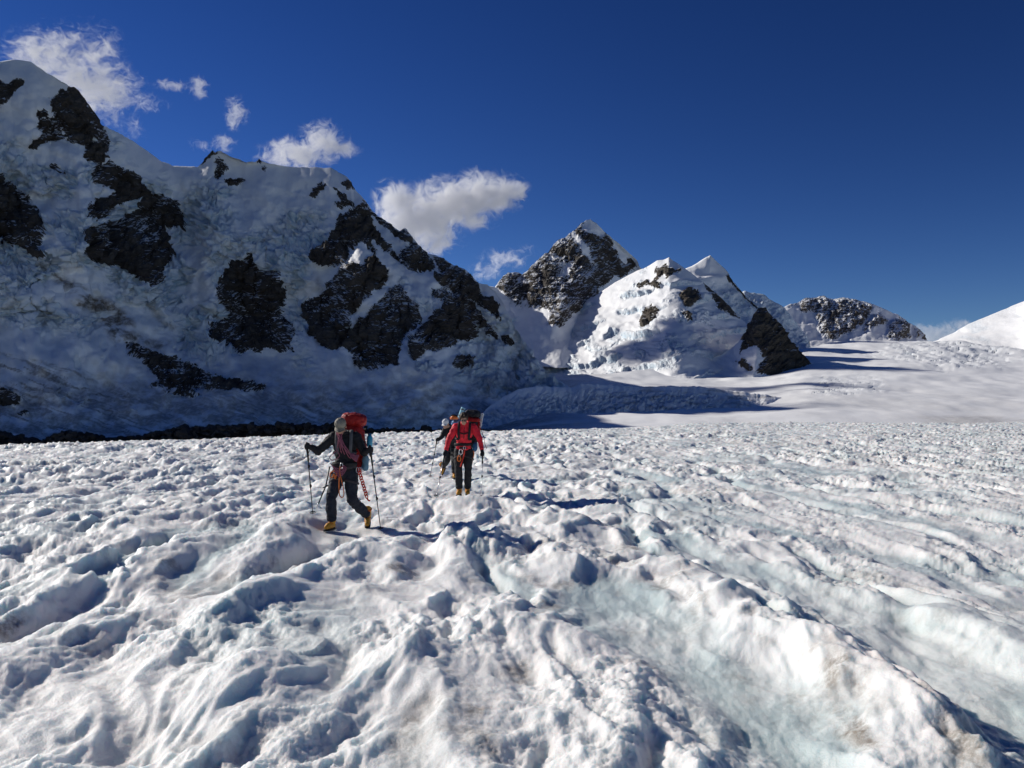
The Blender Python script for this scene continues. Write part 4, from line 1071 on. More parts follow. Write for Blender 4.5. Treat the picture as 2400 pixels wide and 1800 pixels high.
def hand_shapes(s, wrist, grip, axis, side):
    """a closed hand: palm, four curled fingers of unequal length round the grip, thumb from the side of the palm"""
    wrist, grip, axis = map(np.asarray, (wrist, grip, axis))
    axis = axis / np.linalg.norm(axis)                     # along the pole, upwards
    fwd = grip - wrist; fwd = fwd - axis * (fwd @ axis); fwd /= np.linalg.norm(fwd) + 1e-9
    lat = np.cross(axis, fwd) * side
    s.limb([wrist, wrist * 0.45 + grip * 0.55], [0.030, 0.036])
    palm = grip - fwd * 0.030 + lat * 0.012
    s.ell(palm, (0.030, 0.030, 0.045))
    s.limb([palm - axis * 0.026, palm + axis * 0.026], [0.022, 0.024])
    for k, ln in zip((1.5, 0.5, -0.5, -1.5), (0.95, 1.08, 1.0, 0.80)):
        b = grip + axis * 0.0195 * k
        p0 = b - fwd * 0.018 + lat * 0.022
        p1 = b + fwd * 0.010 * ln + lat * 0.030 * ln
        p2 = b + fwd * 0.030 * ln + lat * 0.006
        p3 = b + fwd * 0.022 * ln - lat * 0.020 * ln
        s.limb([p0, p1, p2, p3], [0.0105, 0.010, 0.0095, 0.0085])
    t0 = palm + axis * 0.018 - lat * 0.018
    s.limb([t0, grip + axis * 0.036 - lat * 0.026, grip + axis * 0.046 - lat * 0.008 + fwd * 0.022], [0.0125, 0.0115, 0.0095])

def boot(parent, ankle, toe_dir, pitch, mat, cuff):
    """mountaineering boot with its crampon; toe_dir is the heading, pitch lifts the heel"""
    h = math.atan2(toe_dir[0], -toe_dir[1])
    rot = rotz(h) @ rotx(pitch)
    a = np.asarray(ankle, float)
    def w(p): return a + rot @ V3(*p)
    s = Soup()
    s.limb([w((0, 0.015, 0.10)), w((0, 0.012, 0.0))], [0.060, 0.056])
    s.limb([w((0, 0.030, -0.045)), w((0, -0.06, -0.05)), w((0, -0.150, -0.062))], [0.048, 0.050, 0.040])
    s.ell(w((0, -0.085, -0.03)), (0.044, 0.07, 0.034), rot)
    s.ell(w((0, 0.035, -0.05)), (0.045, 0.05, 0.045), rot)
    b = link('boot', fuse(s, 'boot', 0.009, 4, 0.002, 30, 3), mat, parent)
    s = Soup()
    s.box(w((0, -0.055, -0.102)), (0.094, 0.30, 0.034), rot, 4)
    link('sole', s.mesh('sole'), M_SOLE, b)
    s = Soup(); s.tube([w((0.055 * math.cos(q), 0.015 + 0.060 * math.sin(q), 0.105)) for q in np.linspace(0, 2 * np.pi, 16, endpoint=False)], 0.014, 8, closed=True)
    for k in range(4):
        y = -0.02 - 0.028 * k; z = 0.012 - 0.016 * k
        s.tube(bez(w((-0.045, y + 0.01, z - 0.012)), w((0, y - 0.025, z + 0.006)), w((0.045, y + 0.01, z - 0.012)), n=5), 0.005, 6)
    link('cuff_and_laces', s.mesh('cuff_and_laces'), cuff, b)
    s = Soup()
    for x in (-0.038, 0.038):
        s.tube([w((x, 0.07, -0.122)), w((x * 1.15, -0.02, -0.122)), w((x * 1.1, -0.12, -0.122)), w((x * 0.5, -0.20, -0.120))], 0.007, 6)
        for y in (0.06, 0.01, -0.08, -0.14):
            s.tube([w((x, y, -0.122)), w((x * 1.1, y, -0.158))], [0.007, 0.0015], 6)
        s.tube([w((x * 0.5, -0.195, -0.118)), w((x * 0.6, -0.235, -0.150))], [0.007, 0.0015], 6)
        s.tube(bez(w((x, 0.05, -0.12)), w((x * 1.35, 0.03, -0.03)), w((x * 0.8, -0.03, 0.045)), n=5), 0.005, 6)
    s.tube(bez(w((-0.04, 0.05, -0.12)), w((0, 0.085, -0.07)), w((0.04, 0.05, -0.12)), n=6), 0.006, 6)
    link('crampon', s.mesh('crampon'), M_STEEL, b)
    return b

def trekking_pole(grip, tip, mat, label, group='trekking poles of the climbers'):
    grip, tip = np.asarray(grip, float), np.asarray(tip, float)
    root = new_root('trekking_pole', tip, label, 'trekking pole', group)
    d = grip - tip; L = np.linalg.norm(d); d /= L
    P = lambda t: d * t
    s = Soup()
    s.tube([P(L - 0.10), P(L - 0.06), P(L + 0.02), P(L + 0.055), P(L + 0.075)], [0.014, 0.017, 0.0155, 0.020, 0.012], 10)
    s.tube([P(L - 0.24), P(L - 0.10)], [0.013, 0.0145], 10)
    link('grip', s.mesh('grip'), M_GRIP, root)
    s = Soup(); s.tube([P(0.52), P(L - 0.22)], [0.0085, 0.009], 10); s.tube([P(0.16), P(0.54)], [0.0068, 0.0075], 10); s.tube([P(0.05), P(0.2)], [0.0055, 0.006], 8)
    link('shaft', s.mesh('shaft'), mat, root)
    for t in (0.53, 0.86):
        s = Soup(); s.tube([P(t - 0.025), P(t + 0.025)], 0.0135, 10)
        s.slab(P(t) + V3(0.012, 0, 0), (0.016, 0.012, 0.035))
        link('lock', s.mesh('lock'), M_GRIP, root)
    s = Soup()
    u = np.cross(d, V3(0, 1, 0)); u /= np.linalg.norm(u); v = np.cross(d, u)
    s.tube([P(0.085), P(0.10)], [0.012, 0.010], 8)
    ring = [P(0.078) + 0.042 * (math.cos(a) * u + math.sin(a) * v) for a in np.linspace(0, 2 * np.pi, 18, endpoint=False)]
    s.tube(ring, 0.0045, 6, closed=True)
    for a in range(5):
        q = 2 * np.pi * a / 5
        s.tube([P(0.085), P(0.078) + 0.042 * (math.cos(q) * u + math.sin(q) * v)], 0.004, 6)
    link('basket', s.mesh('basket'), M_GRIP, root)
    s = Soup(); s.tube([P(-0.02), P(0.02), P(0.06)], [0.002, 0.0055, 0.0055], 8)
    link('tip', s.mesh('tip'), M_STEEL, root)
    s = Soup(); g = P(L + 0.06)
    s.tube(bez(g, g + V3(0.03, 0.05, -0.05), g + V3(0.02, 0.07, -0.13), g + V3(0, 0.03, -0.16), g + V3(-0.01, 0.01, -0.08), g, n=6), 0.006, 6)
    link('wrist_strap', s.mesh('wrist_strap'), M_STRAPBLACK, root)
    return root

def climber(origin, J, label, mats, stoop=0.2, head_rot=None, jacket_bottom=None, hat='cap', seed=0, size=1.0, boots=None, glove=None, zip_=False):
    """J: joint positions relative to the origin"""
    j = {k: np.asarray(v, float) for k, v in J.items()}
    root = new_root('person', origin, label, 'person', 'climbers roped up for the glacier' if False else None)
    rot = np.eye(3) if head_rot is None else head_rot
    # the body, one continuous surface
    s = Soup()
    head_shapes(s, j['head'], rot)
    s.limb([j['neck'], j['head'] + rot @ V3(0, 0.02, -0.05)], [0.056, 0.050])
    mid = (j['neck'] + j['pelvis']) / 2
    s.limb([j['neck'] - V3(0, 0, 0.07), mid, j['pelvis']], [0.075, 0.085, 0.095])
    for q in 'LR':
        s.limb([j['neck'] - V3(0, 0, 0.06), j['sh' + q], j['el' + q], j['wr' + q]], [0.05, 0.052, 0.038, 0.026])
        hand_shapes(s, j['wr' + q], j['hand' + q], j['ax' + q], -1 if q == 'L' else 1)
        s.limb([j['pelvis'], j['hip' + q], j['kn' + q], j['an' + q], j['an' + q] - V3(0, 0, 0.05)], [0.10, 0.085, 0.055, 0.038, 0.036])
    link('body', fuse(s, 'body', 0.0075, 3), M_SKIN, root)
    # face
    for x in (-0.029, 0.029):
        link('eye', Soup().ell(j['head'] + rot @ V3(x, -0.083, 0.0), (0.011, 0.008, 0.008), rot).mesh('eye'), mat_eye, root)
    # jacket
    neck, pel = j['neck'], j['pelvis']
    up = neck - pel; L = np.linalg.norm(up); up /= L
    sw = (j['shR'] - j['shL']) / 2; cw = np.linalg.norm(sw); side = sw / cw
    fwd = np.cross(side, up); fwd = fwd if fwd[1] < 0 else -fwd
    tr = np.stack([side, -fwd, up], 1)
    s = Soup()
    chest = (j['shL'] + j['shR']) / 2 - up * 0.12
    s.ell(chest, (0.19, 0.135, 0.20), tr); s.ell(chest - up * 0.14, (0.168, 0.125, 0.20), tr)
    s.ell(chest + fwd * 0.03 - up * 0.02, (0.15, 0.12, 0.13), tr)
    s.limb([j['shL'] * 0.8 + neck * 0.2, neck - up * 0.01, j['shR'] * 0.8 + neck * 0.2], [0.070, 0.072, 0.070])
    low = pel + up * (jacket_bottom if jacket_bottom is not None else 0.0)
    s.ell(low + up * 0.10, (0.162, 0.125, 0.12), tr)
    s.box(low + up * 0.03, (0.33, 0.25, 0.16), tr, 3.0)
    for q in 'LR':
        s.limb([j['sh' + q], j['el' + q], j['wr' + q] * 0.93 + j['el' + q] * 0.07], [0.082, 0.060, 0.043])
        s.limb([j['sh' + q] * 0.5 + j['el' + q] * 0.5, j['el' + q]], [0.070, 0.062])
    jk = link('jacket', fuse(s, 'jacket', 0.011, 3, 0.010, 15, seed), mats['top'], root)
    s = Soup()
    s.tube([neck + tr @ V3(0.075 * math.cos(a), 0.075 * math.sin(a), 0.045 + 0.012 * math.sin(a)) for a in np.linspace(0, 2 * np.pi, 20, endpoint=False)], 0.020, 8, closed=True)
    link('collar', s.mesh('collar'), mats['top'], jk)
    if zip_:
        s = Soup(); s.tube([chest + fwd * 0.152 + up * 0.17, chest + fwd * 0.160 + up * 0.02, chest + fwd * 0.150 - up * 0.10], 0.006, 6)
        link('zip', s.mesh('zip'), M_STRAPBLACK, jk)
    for q in 'LR':
        s = Soup(); w, e = j['wr' + q], j['el' + q]; d = (w - e) / np.linalg.norm(w - e)
        s.tube([w - d * 0.035, w - d * 0.01, w + d * 0.012], [0.047, 0.046, 0.040], 14)
        link('cuff', s.mesh('cuff'), mats['top'], jk)
    # trousers
    s = Soup()
    s.ell(pel + V3(0, 0.01, 0.02), (0.17, 0.135, 0.13)); s.ell(pel + V3(0, 0.02, -0.06), (0.165, 0.13, 0.11))
    for q in 'LR':
        k, a = j['kn' + q], j['an' + q]
        s.limb([j['hip' + q], j['hip' + q] * 0.5 + k * 0.5, k, k * 0.45 + a * 0.55, a + (k - a) * 0.18], [0.112, 0.098, 0.078, 0.080, 0.070])
    tr_ = link('trousers', fuse(s, 'trousers', 0.011, 3, 0.011, 13, seed + 20), mats['legs'], root)
    for q in 'LR':
        k, a, h = j['kn' + q], j['an' + q], j['hip' + q]
        d = (a - k) / np.linalg.norm(a - k)
        s = Soup(); s.tube([a - d * 0.10, a - d * 0.06, a - d * 0.03], [0.076, 0.077, 0.068], 16)
        link('cuff', s.mesh('cuff'), mats['legs'], tr_)
    # gloves
    for q in 'LR':
        s = Soup(); hand_shapes(s, j['wr' + q], j['hand' + q], j['ax' + q], -1 if q == 'L' else 1)
        me = fuse(s, 'glove', 0.0055, 2)
        n = len(me.vertices); co = np.empty(n * 3, np.float32); no = np.empty(n * 3, np.float32)
        me.vertices.foreach_get('co', co); me.vertices.foreach_get('normal', no)
        me.vertices.foreach_set('co', co + no * 0.004); me.update()
        link('glove', me, mats.get('glove', M_BLACK), root)
    # boots
    for q, (dirn, pitch) in zip('LR', boots):
        boot(root, j['an' + q], dirn, pitch, M_BOOT, M_BOOTORANGE)
    # harness
    s = Soup()
    hz = pel + V3(0, 0, 0.065)
    s.tube([hz + V3(0.178 * math.cos(a), 0.145 * math.sin(a), 0.01 * math.cos(2 * a)) for a in np.linspace(0, 2 * np.pi, 28, endpoint=False)], 0.021, 8, flat=(1.15, 0.35, (0, 0, 1)), closed=True)
    for q in 'LR':
        h, k = j['hip' + q], j['kn' + q]; d = (k - h) / np.linalg.norm(k - h); c = h + d * 0.13
        u = np.cross(d, V3(0, 1, 0)); u /= np.linalg.norm(u); v = np.cross(d, u)
        s.tube([c + 0.112 * (math.cos(a) * u + math.sin(a) * v) + V3(0, 0, 0.035) * math.cos(a) * (1 if q == 'L' else -1) for a in np.linspace(0, 2 * np.pi, 22, endpoint=False)], 0.018, 8, flat=(1.1, 0.35, d), closed=True)
    s.tube(bez(hz + V3(0, -0.15, 0), hz + V3(0.005, -0.16, -0.07), hz + V3(0, -0.13, -0.16), n=6), 0.009, 6)
    link('harness', s.mesh('harness'), M_HARNESS, root)
    # headwear
    c = j['head']
    if hat in ('cap', 'whitecap'):
        m = M_CAP if hat == 'cap' else M_WHITE
        s = Soup(); s.ell(c + rot @ V3(0, 0.012, 0.052), (0.090, 0.106, 0.086), rot); s.ell(c + rot @ V3(0, 0.012, 0.03), (0.088, 0.104, 0.05), rot)
        cp = link('cap', fuse(s, 'cap', 0.008, 3, 0.003, 40, seed), m, root)
        s = Soup()
        a = np.linspace(-1.15, 1.15, 15); r = np.linspace(0, 1, 6)
        v = []; f = []
        for th in (0, 0.006):
            for ri in r:
                for ai in a:
                    v.append(c + rot @ V3(0.080 * math.sin(ai) * (1 + 0.08 * ri), -0.080 * math.cos(ai) * (0.9 + 0.1 * ri) - 0.075 * ri * math.cos(ai * 0.9), 0.028 - 0.022 * ri - 0.020 * abs(math.sin(ai)) ** 2 + th))
        n = len(a); off = n * len(r)
        for t in (0, off):
            for i in range(len(r) - 1):
                for k in range(n - 1): f.append((t + i * n + k, t + i * n + k + 1, t + (i + 1) * n + k + 1, t + (i + 1) * n + k))
        for k in range(n - 1): f.append(((len(r) - 1) * n + k, (len(r) - 1) * n + k + 1, off + (len(r) - 1) * n + k + 1, off + (len(r) - 1) * n + k))
        s.add(v, f)
        link('brim', s.mesh('brim'), m, cp)
    if hat in ('hair', 'cap', 'whitecap'):
        s = Soup()
        if hat == 'hair':
            s.ell(c + rot @ V3(0, 0.025, 0.05), (0.088, 0.100, 0.088), rot); s.ell(c + rot @ V3(0.03, -0.055, 0.085), (0.045, 0.04, 0.03), rot); s.ell(c + rot @ V3(-0.03, -0.055, 0.083), (0.045, 0.04, 0.03), rot)
            s.ell(c + rot @ V3(0.072, 0.0, 0.03), (0.018, 0.05, 0.05), rot); s.ell(c + rot @ V3(-0.072, 0.0, 0.03), (0.018, 0.05, 0.05), rot)
        s.ell(c + rot @ V3(0, 0.055, -0.005), (0.078, 0.062, 0.075), rot)
        link('hair', fuse(s, 'hair', 0.008, 2, 0.007, 45, seed + 2), M_HAIR, root)
    # sunglasses
    s = Soup()
    for x in (-0.031, 0.031): s.ell(c + rot @ V3(x, -0.094, 0.002), (0.027, 0.010, 0.019), rot)
    link('sunglasses', s.mesh('sunglasses'), M_GLASS, root)
    s = Soup()
    s.tube([c + rot @ V3(-0.008, -0.104, 0.006), c + rot @ V3(0.008, -0.104, 0.006)], 0.003, 6)
    for x in (-1, 1): s.tube([c + rot @ V3(x * 0.055, -0.088, 0.006), c + rot @ V3(x * 0.080, -0.03, 0.006), c + rot @ V3(x * 0.082, 0.03, 0.004)], 0.0035, 6)
    link('spectacle_frame', s.mesh('spectacle_frame'), M_STRAPBLACK, root)
    return root, j, tr, fwd, up

mat_eye = mat_plain('eye', (0.05, 0.035, 0.03), 0.2, 0.2, 20, 0, 0.5)

def pack_straps(root, j, off, mat, fwd, up, back_y):
    """two shoulder straps and a chest strap, lying on the jacket"""
    for q in 'LR':
        sh = j['sh' + q] * 0.62 + j['neck'] * 0.38
        s = Soup()
        low = j['pelvis'] * 0.42 + j['sh' + q] * 0.58
        pts = bez(sh - fwd * (back_y) + up * -0.03, sh - fwd * 0.04 + up * 0.085, sh + fwd * 0.075 + up * 0.045, sh + fwd * 0.155 - up * 0.10, low + fwd * 0.145, low + fwd * 0.05 + (low - j['pelvis']) * 0 + (j['sh' + q] - j['neck']) * 0.35, low - fwd * 0.10, n=8) - off
        nx = np.sign((j['sh' + q] - j['neck'])[0])
        s.tube(pts, 0.026, 8, flat=(0.30, 1.0, tuple(fwd * 0.9 + up * 0.4)))
        link('shoulder_strap', s.mesh('shoulder_strap'), mat, root)
# ------------------------------------------------------------------ the three climbers
def ground_at(x, y): return float(glacier(np.array([x], float), np.array([y], float))[0])

def foot_pad(x, y, r, zf):
    PADS.append((x, y, r, zf))

# places of the climbers
A0 = (-2.56, 12.9); B0 = (-1.03, 17.8); C0 = (-1.64, 22.5)
zA, zB, zC = 0.09, 0.10, 0.08
for (ox, oy), zf, pts in ((A0, zA, [(-0.21, -0.08), (0.32, 0.24)]), (B0, zB, [(-0.09, -0.06), (0.09, 0.04)]), (C0, zC, [(0.12, -0.25)])):
    for px_, py_ in pts: foot_pad(ox + px_, oy + py_, 0.28, zf - 0.012)
build_glacier()

def at_world(o, p): return np.asarray(o, float) + np.asarray(p, float)
UPA = V3(0, 0, 1)

# ---- the climber in black with the red pack ------------------------
oA = V3(A0[0], A0[1], zA - 0.015)
tipAL = V3(oA[0] - 0.545, oA[1] + 0.25, 0); tipAL[2] = ground_at(*tipAL[:2])
tipAR = V3(oA[0] + 0.59, oA[1] - 0.20, 0); tipAR[2] = ground_at(*tipAR[:2])
gAL, gAR = V3(-0.545, -0.16, 1.28), V3(0.425, -0.22, 1.235)
JA = dict(head=(-0.045, -0.13, 1.585), neck=(-0.02, -0.02, 1.455), shL=(-0.175, -0.02, 1.425), shR=(0.165, 0.02, 1.425),
          elL=(-0.40, -0.06, 1.205), elR=(0.295, -0.02, 1.185), wrL=(-0.50, -0.10, 1.275), wrR=(0.375, -0.14, 1.225),
          handL=gAL, handR=gAR, axL=at_world(oA, gAL) - tipAL, axR=at_world(oA, gAR) - tipAR,
          pelvis=(-0.015, 0.03, 0.90), hipL=(-0.105, 0.03, 0.865), hipR=(0.09, 0.03, 0.865),
          knL=(-0.185, -0.13, 0.495), knR=(0.115, -0.04, 0.465), anL=(-0.195, -0.02, 0.125), anR=(0.30, 0.30, 0.185))
perA, jA, trA, fA, uA = climber(oA, JA, 'person in black top and olive cap, head bowed, rope coils over chest', dict(top=M_BLACK, legs=M_NAVY), seed=11,
    head_rot=rotz(-0.10) @ rotx(0.62), jacket_bottom=0.02, hat='cap', boots=[((-0.35, -1.0), 0.0), ((0.12, -1.0), 0.42)])
trekking_pole(at_world(oA, gAL), tipAL, M_DARKPOLE, 'black trekking pole planted upright in the right glove of the person in black')
trekking_pole(at_world(oA, gAR), tipAR, M_DARKPOLE, 'black trekking pole slanting out from the left glove of the person in black')

pk = new_root('backpack', oA + V3(0.05, 0.30, 0.90), 'big plain red backpack carried by the person in black top', 'backpack', 'climbers backpacks')
off = V3(0.05, 0.30, 0.90); lean = roty(0.05)
s = Soup(); s.box((0, 0.0, 0.36), (0.37, 0.30, 0.74), lean, 4.0); s.box((0.02, -0.02, 0.06), (0.34, 0.26, 0.22), lean, 3.0)
pb = link('pack_body', fuse(s, 'pack_body', 0.012, 3, 0.012, 10, 61), M_PACKRED, pk)
s = Soup(); s.box((0.03, -0.01, 0.785), (0.385, 0.34, 0.20), roty(0.12), 3.2)
link('lid', fuse(s, 'lid', 0.011, 3, 0.012, 13, 63), M_PACKRED, pk)
s = Soup(); s.box((0.18, 0.0, 0.25), (0.09, 0.24, 0.38), lean, 3.0)
link('side_pocket', fuse(s, 'side_pocket', 0.010, 3, 0.008, 15, 64), M_PACKRED, pk)
s = Soup()
for z in (0.18, 0.42, 0.62): s.tube([(-0.2 + 0.05 * z, -0.12, z), (-0.2, 0.1, z), (0, 0.165, z), (0.2, 0.1, z + 0.01), (0.235, -0.1, z + 0.02)], 0.012, 6, flat=(1.0, 0.3, (0, 0, 1)))
link('compression_strap', s.mesh('compression_strap'), M_STRAPBLACK, pk)
pack_straps(pk, jA, off, M_STRAP, fA, uA, 0.16)
s = Soup(); s.tube([jA['pelvis'] - off + V3(0.185 * math.cos(a), 0.155 * math.sin(a), 0.11) for a in np.linspace(0, 2 * np.pi, 26, endpoint=False)], 0.026, 8, flat=(1.0, 0.4, (0, 0, 1)), closed=True)
link('hip_belt', s.mesh('hip_belt'), M_STRAPBLACK, pk)
s = Soup(); s.slab(jA['pelvis'] - off + V3(0.03, -0.168, 0.11), (0.07, 0.015, 0.05))
link('buckle', s.mesh('buckle'), M_STRAPBLACK, pk)

# coils of rope over one shoulder, ending in loops at the waist
rope = new_root('climbing_rope', oA + V3(0, 0, 0.9), 'purple climbing rope coiled across the chest of the person in black', 'rope')
rs = np.random.default_rng(5); s = Soup(); o9 = V3(0, 0, 0.9)
for k in range(9):
    a = np.linspace(0, 2 * np.pi, 40, endpoint=False)
    top_ = jA['neck'] + V3(-0.085 + 0.014 * k - 0.03, 0, 0.055); bot = V3(0.17 - 0.035 * k, 0, 1.06 + 0.018 * k)
    c = (top_ + bot) / 2; h = (top_ - bot) / 2
    w = 0.175 + 0.012 * (k % 3) + rs.uniform(-0.006, 0.006)
    P = c + np.cos(a)[:, None] * h * 1.04 + np.sin(a)[:, None] * V3(0.03 * (k % 2), -w, 0) + V3(0, -0.005, 0)
    P += 0.008 * np.stack([np.sin(3 * a + k), np.cos(2 * a + 2 * k), np.sin(4 * a + k)], 1)
    s.tube(P - o9, 0.0062, 6, closed=True)
link('coil', s.mesh('coil'), M_ROPE, rope)
s = Soup()
for k in range(9):
    x0, x1 = -0.20 + 0.012 * k, 0.02 + 0.012 * (k % 4)
    z0, z1 = 1.03 - 0.012 * k, 1.00 - 0.008 * k
    dip = 0.05 + 0.016 * (k % 5)
    s.tube(bez((x0, -0.14, z0), (x0 * 0.7 + x1 * 0.3, -0.185, z0 - dip), (x0 * 0.3 + x1 * 0.7, -0.195, z1 - dip), (x1, -0.17, z1), n=8) - o9, 0.0062, 6)
for k in range(7):
    x = 0.10 + 0.012 * k
    s.tube(bez((x, -0.16, 1.18), (x + 0.03, -0.19, 1.12 - 0.01 * k), (x + 0.07, -0.165, 1.16), n=6) - o9, 0.0062, 6)
s.tube(bez((-0.10, -0.17, 1.22), (-0.19, -0.20, 1.13), (-0.15, -0.20, 1.08), (-0.05, -0.19, 1.14), (-0.10, -0.18, 1.25), n=8) - o9, 0.0062, 6)
link('waist_loops', s.mesh('waist_loops'), M_ROPE, rope)

def sling(points, o, mat, label, r=0.008, name='sling', cat='sling', group='slings hanging from harnesses', flat=False):
    root = new_root(name, o, label, cat, group)
    s = Soup(); s.tube(bez(*points, n=10) - 0 * V3(1, 1, 1), r, 6, flat=(1.0, 0.45, (1, 0, 0)) if flat else None)
    link('tape', s.mesh('tape'), mat, root)
    p = np.asarray(points[0], float)
    s = Soup(); a = np.linspace(0, 2 * np.pi, 16, endpoint=False)
    s.tube([p + V3(0.022 * math.cos(q), 0, 0.012 + 0.042 * math.sin(q)) for q in a], 0.0048, 6, closed=True)
    link('carabiner', s.mesh('carabiner'), M_ALU, root)
    return root

sling([(0, 0, 0), (-0.02, -0.02, -0.08), (0.03, -0.02, -0.30), (0.045, -0.03, -0.42), (0.02, -0.04, -0.46), (-0.02, -0.03, -0.42), (-0.03, -0.02, -0.25), (-0.02, 0, 0)],
      oA + V3(-0.02, -0.175, 0.98), M_SLING, 'long orange sling loop hanging between the legs of the person in black')
sling([(0, 0, 0), (-0.05, -0.01, -0.03), (-0.06, -0.01, -0.09), (-0.02, -0.02, -0.10), (0.0, -0.02, -0.05), (0.02, -0.02, -0.12), (0.04, 0, -0.02), (0, 0, 0)],
      oA + V3(-0.13, -0.17, 0.92), M_SLING, 'short orange sling bunched at the harness of the person in black')
ch = new_root('sling', oA + V3(0.225, -0.06, 0.92), 'bright red chained sling dangling from the left hip of the person in black', 'sling', 'slings hanging from harnesses')
s = Soup()
for k in range(11):
    c = V3(0.012 * k, -0.01, -0.040 * k); q = np.linspace(0, 2 * np.pi, 12, endpoint=False)
    tilt = 0.6 if k % 2 else -0.6
    s.tube([c + V3(0.019 * math.cos(x) + 0.008 * math.sin(x) * tilt, 0.012 * math.cos(x) * tilt, 0.030 * math.sin(x)) for x in q], 0.0085, 6, closed=True)
s.tube(bez((0.125, -0.01, -0.43), (0.15, -0.01, -0.46), (0.175, -0.01, -0.465), n=5), 0.012, 6)
link('tape', s.mesh('tape'), M_SLINGRED, ch)
for k, x in enumerate((-0.02, 0.015, 0.03)):
    a = np.linspace(0, 2 * np.pi, 16, endpoint=False)
    s = Soup(); s.tube([V3(x, -0.02 + 0.01 * k, 0.0) + V3(0.020 * math.cos(q), 0.004, 0.042 * math.sin(q)) for q in a], 0.0048, 6, closed=True)
    link('carabiner', s.mesh('carabiner'), M_ALU, ch)

# ice axe at the hip
ax = new_root('ice_axe', oA + V3(-0.29, -0.02, 0.67), 'slim black ice axe hanging head down beside the hip of the person in black', 'ice axe')
s = Soup(); s.tube([(0.055, 0.02, 0.30), (0.0, 0, 0.0), (-0.105, -0.02, -0.26)], [0.011, 0.0115, 0.010], 8)
link('shaft', s.mesh('shaft'), M_DARKPOLE, ax)
s = Soup(); s.tube(bez((0.085, -0.03, 0.0), (0.04, -0.02, 0.012), (-0.01, 0, -0.005), (-0.055, 0.02, -0.03), n=6), [0.004] + [0.009] * 17 + [0.003], 6, flat=(1.2, 0.5, (0, 0, 1)))
s.slab((0.075, -0.03, -0.005), (0.05, 0.008, 0.05))
link('axe_head', s.mesh('axe_head'), M_DARKPOLE, ax)
s = Soup(); s.tube([(-0.10, -0.019, -0.245), (-0.135, -0.025, -0.325)], [0.009, 0.002], 8)
link('spike', s.mesh('spike'), M_STEEL, ax)
# bottle and rolled sack on the pack's side
bt = new_root('water_bottle', oA + V3(0.335, 0.24, 1.28), 'bright blue water bottle sticking out beside the plain red backpack', 'bottle')
s = Soup(); s.tube([(0, 0, -0.02), (0, 0, 0.0), (0, 0, 0.13), (0, 0, 0.16)], [0.035, 0.046, 0.046, 0.026], 18); link('flask', s.mesh('flask'), M_BOTTLE, bt)
s = Soup(); s.tube([(0, 0, 0.158), (0, 0, 0.19)], [0.030, 0.029], 16); link('lid', s.mesh('lid'), M_SACK, bt)
sk = new_root('stuff_sack', oA + V3(0.285, 0.16, 0.92), 'grey blue stuff sack slung low under the plain red backpack', 'sack', 'stuff sacks')
s = Soup(); s.limb([(0, 0, 0.02), (0, 0, 0.17)], [0.055, 0.05]); link('bag', fuse(s, 'bag', 0.009, 3, 0.008, 18, 66), mat_cloth('grey_blue_sack', (0.13, 0.24, 0.32)), sk)
s = Soup(); s.tube(bez((0, 0, 0.21), (0.01, 0.01, 0.25), (-0.03, 0.02, 0.29), n=5), 0.006, 6); link('drawcord', s.mesh('drawcord'), M_STRAPBLACK, sk)

# ---- the climber in the red jacket ---------------------------------
oB = V3(B0[0], B0[1], zB - 0.015)
tipBL = V3(oB[0] - 0.50, oB[1] - 0.95, 0); tipBL[2] = ground_at(*tipBL[:2])
tipBR = V3(oB[0] + 0.41, oB[1] - 0.80, 0); tipBR[2] = ground_at(*tipBR[:2])
gBL, gBR = V3(-0.372, -0.26, 0.90), V3(0.415, -0.26, 0.90)
JB = dict(head=(0.02, -0.20, 1.625), neck=(0.03, -0.06, 1.505), shL=(-0.155, -0.05, 1.455), shR=(0.215, -0.05, 1.445),
          elL=(-0.295, -0.12, 1.20), elR=(0.355, -0.12, 1.195), wrL=(-0.35, -0.20, 0.975), wrR=(0.40, -0.20, 0.985),
          handL=gBL, handR=gBR, axL=at_world(oB, gBL) - tipBL, axR=at_world(oB, gBR) - tipBR,
          pelvis=(0.0, 0.08, 0.96), hipL=(-0.10, 0.07, 0.93), hipR=(0.105, 0.07, 0.93),
          knL=(-0.10, -0.05, 0.53), knR=(0.10, -0.01, 0.53), anL=(-0.085, 0.0, 0.125), anR=(0.085, 0.09, 0.125))
perB, jB, trB, fB, uB = climber(oB, JB, 'bareheaded person in bright red jacket and sunglasses walking with two poles', dict(top=M_RED, legs=M_CHAR), seed=31,
    head_rot=rotx(0.42), jacket_bottom=0.05, hat='hair', boots=[((-0.12, -1.0), 0.0), ((0.12, -1.0), 0.05)], zip_=True)
trekking_pole(at_world(oB, gBL), tipBL, M_ALU, 'silver trekking pole slanting forward from the right glove of the person in red jacket')
trekking_pole(at_world(oB, gBR), tipBR, M_ALU, 'silver trekking pole held upright in the left glove of the person in red jacket')
off = V3(0.09, 0.26, 1.0)
pk = new_root('backpack', oB + off, 'black and red backpack with black lid towering behind the person in red jacket', 'backpack', 'climbers backpacks')
s = Soup(); s.box((0.02, 0.02, 0.34), (0.40, 0.30, 0.66), roty(0.04), 4.0)
link('pack_body', fuse(s, 'pack_body', 0.012, 3, 0.012, 10, 71), M_PACKBLACK, pk)
s = Soup(); s.box((0.10, -0.01, 0.725), (0.33, 0.30, 0.17), roty(0.10), 3.0)
link('lid', fuse(s, 'lid', 0.011, 3, 0.014, 13, 72), M_PACKBLACK, pk)
s = Soup(); s.box((0.10, -0.055, 0.605), (0.33, 0.23, 0.10), roty(0.05), 3.5)
link('red_panel', fuse(s, 'red_panel', 0.010, 3, 0.008, 15, 73), M_PACKRED, pk)
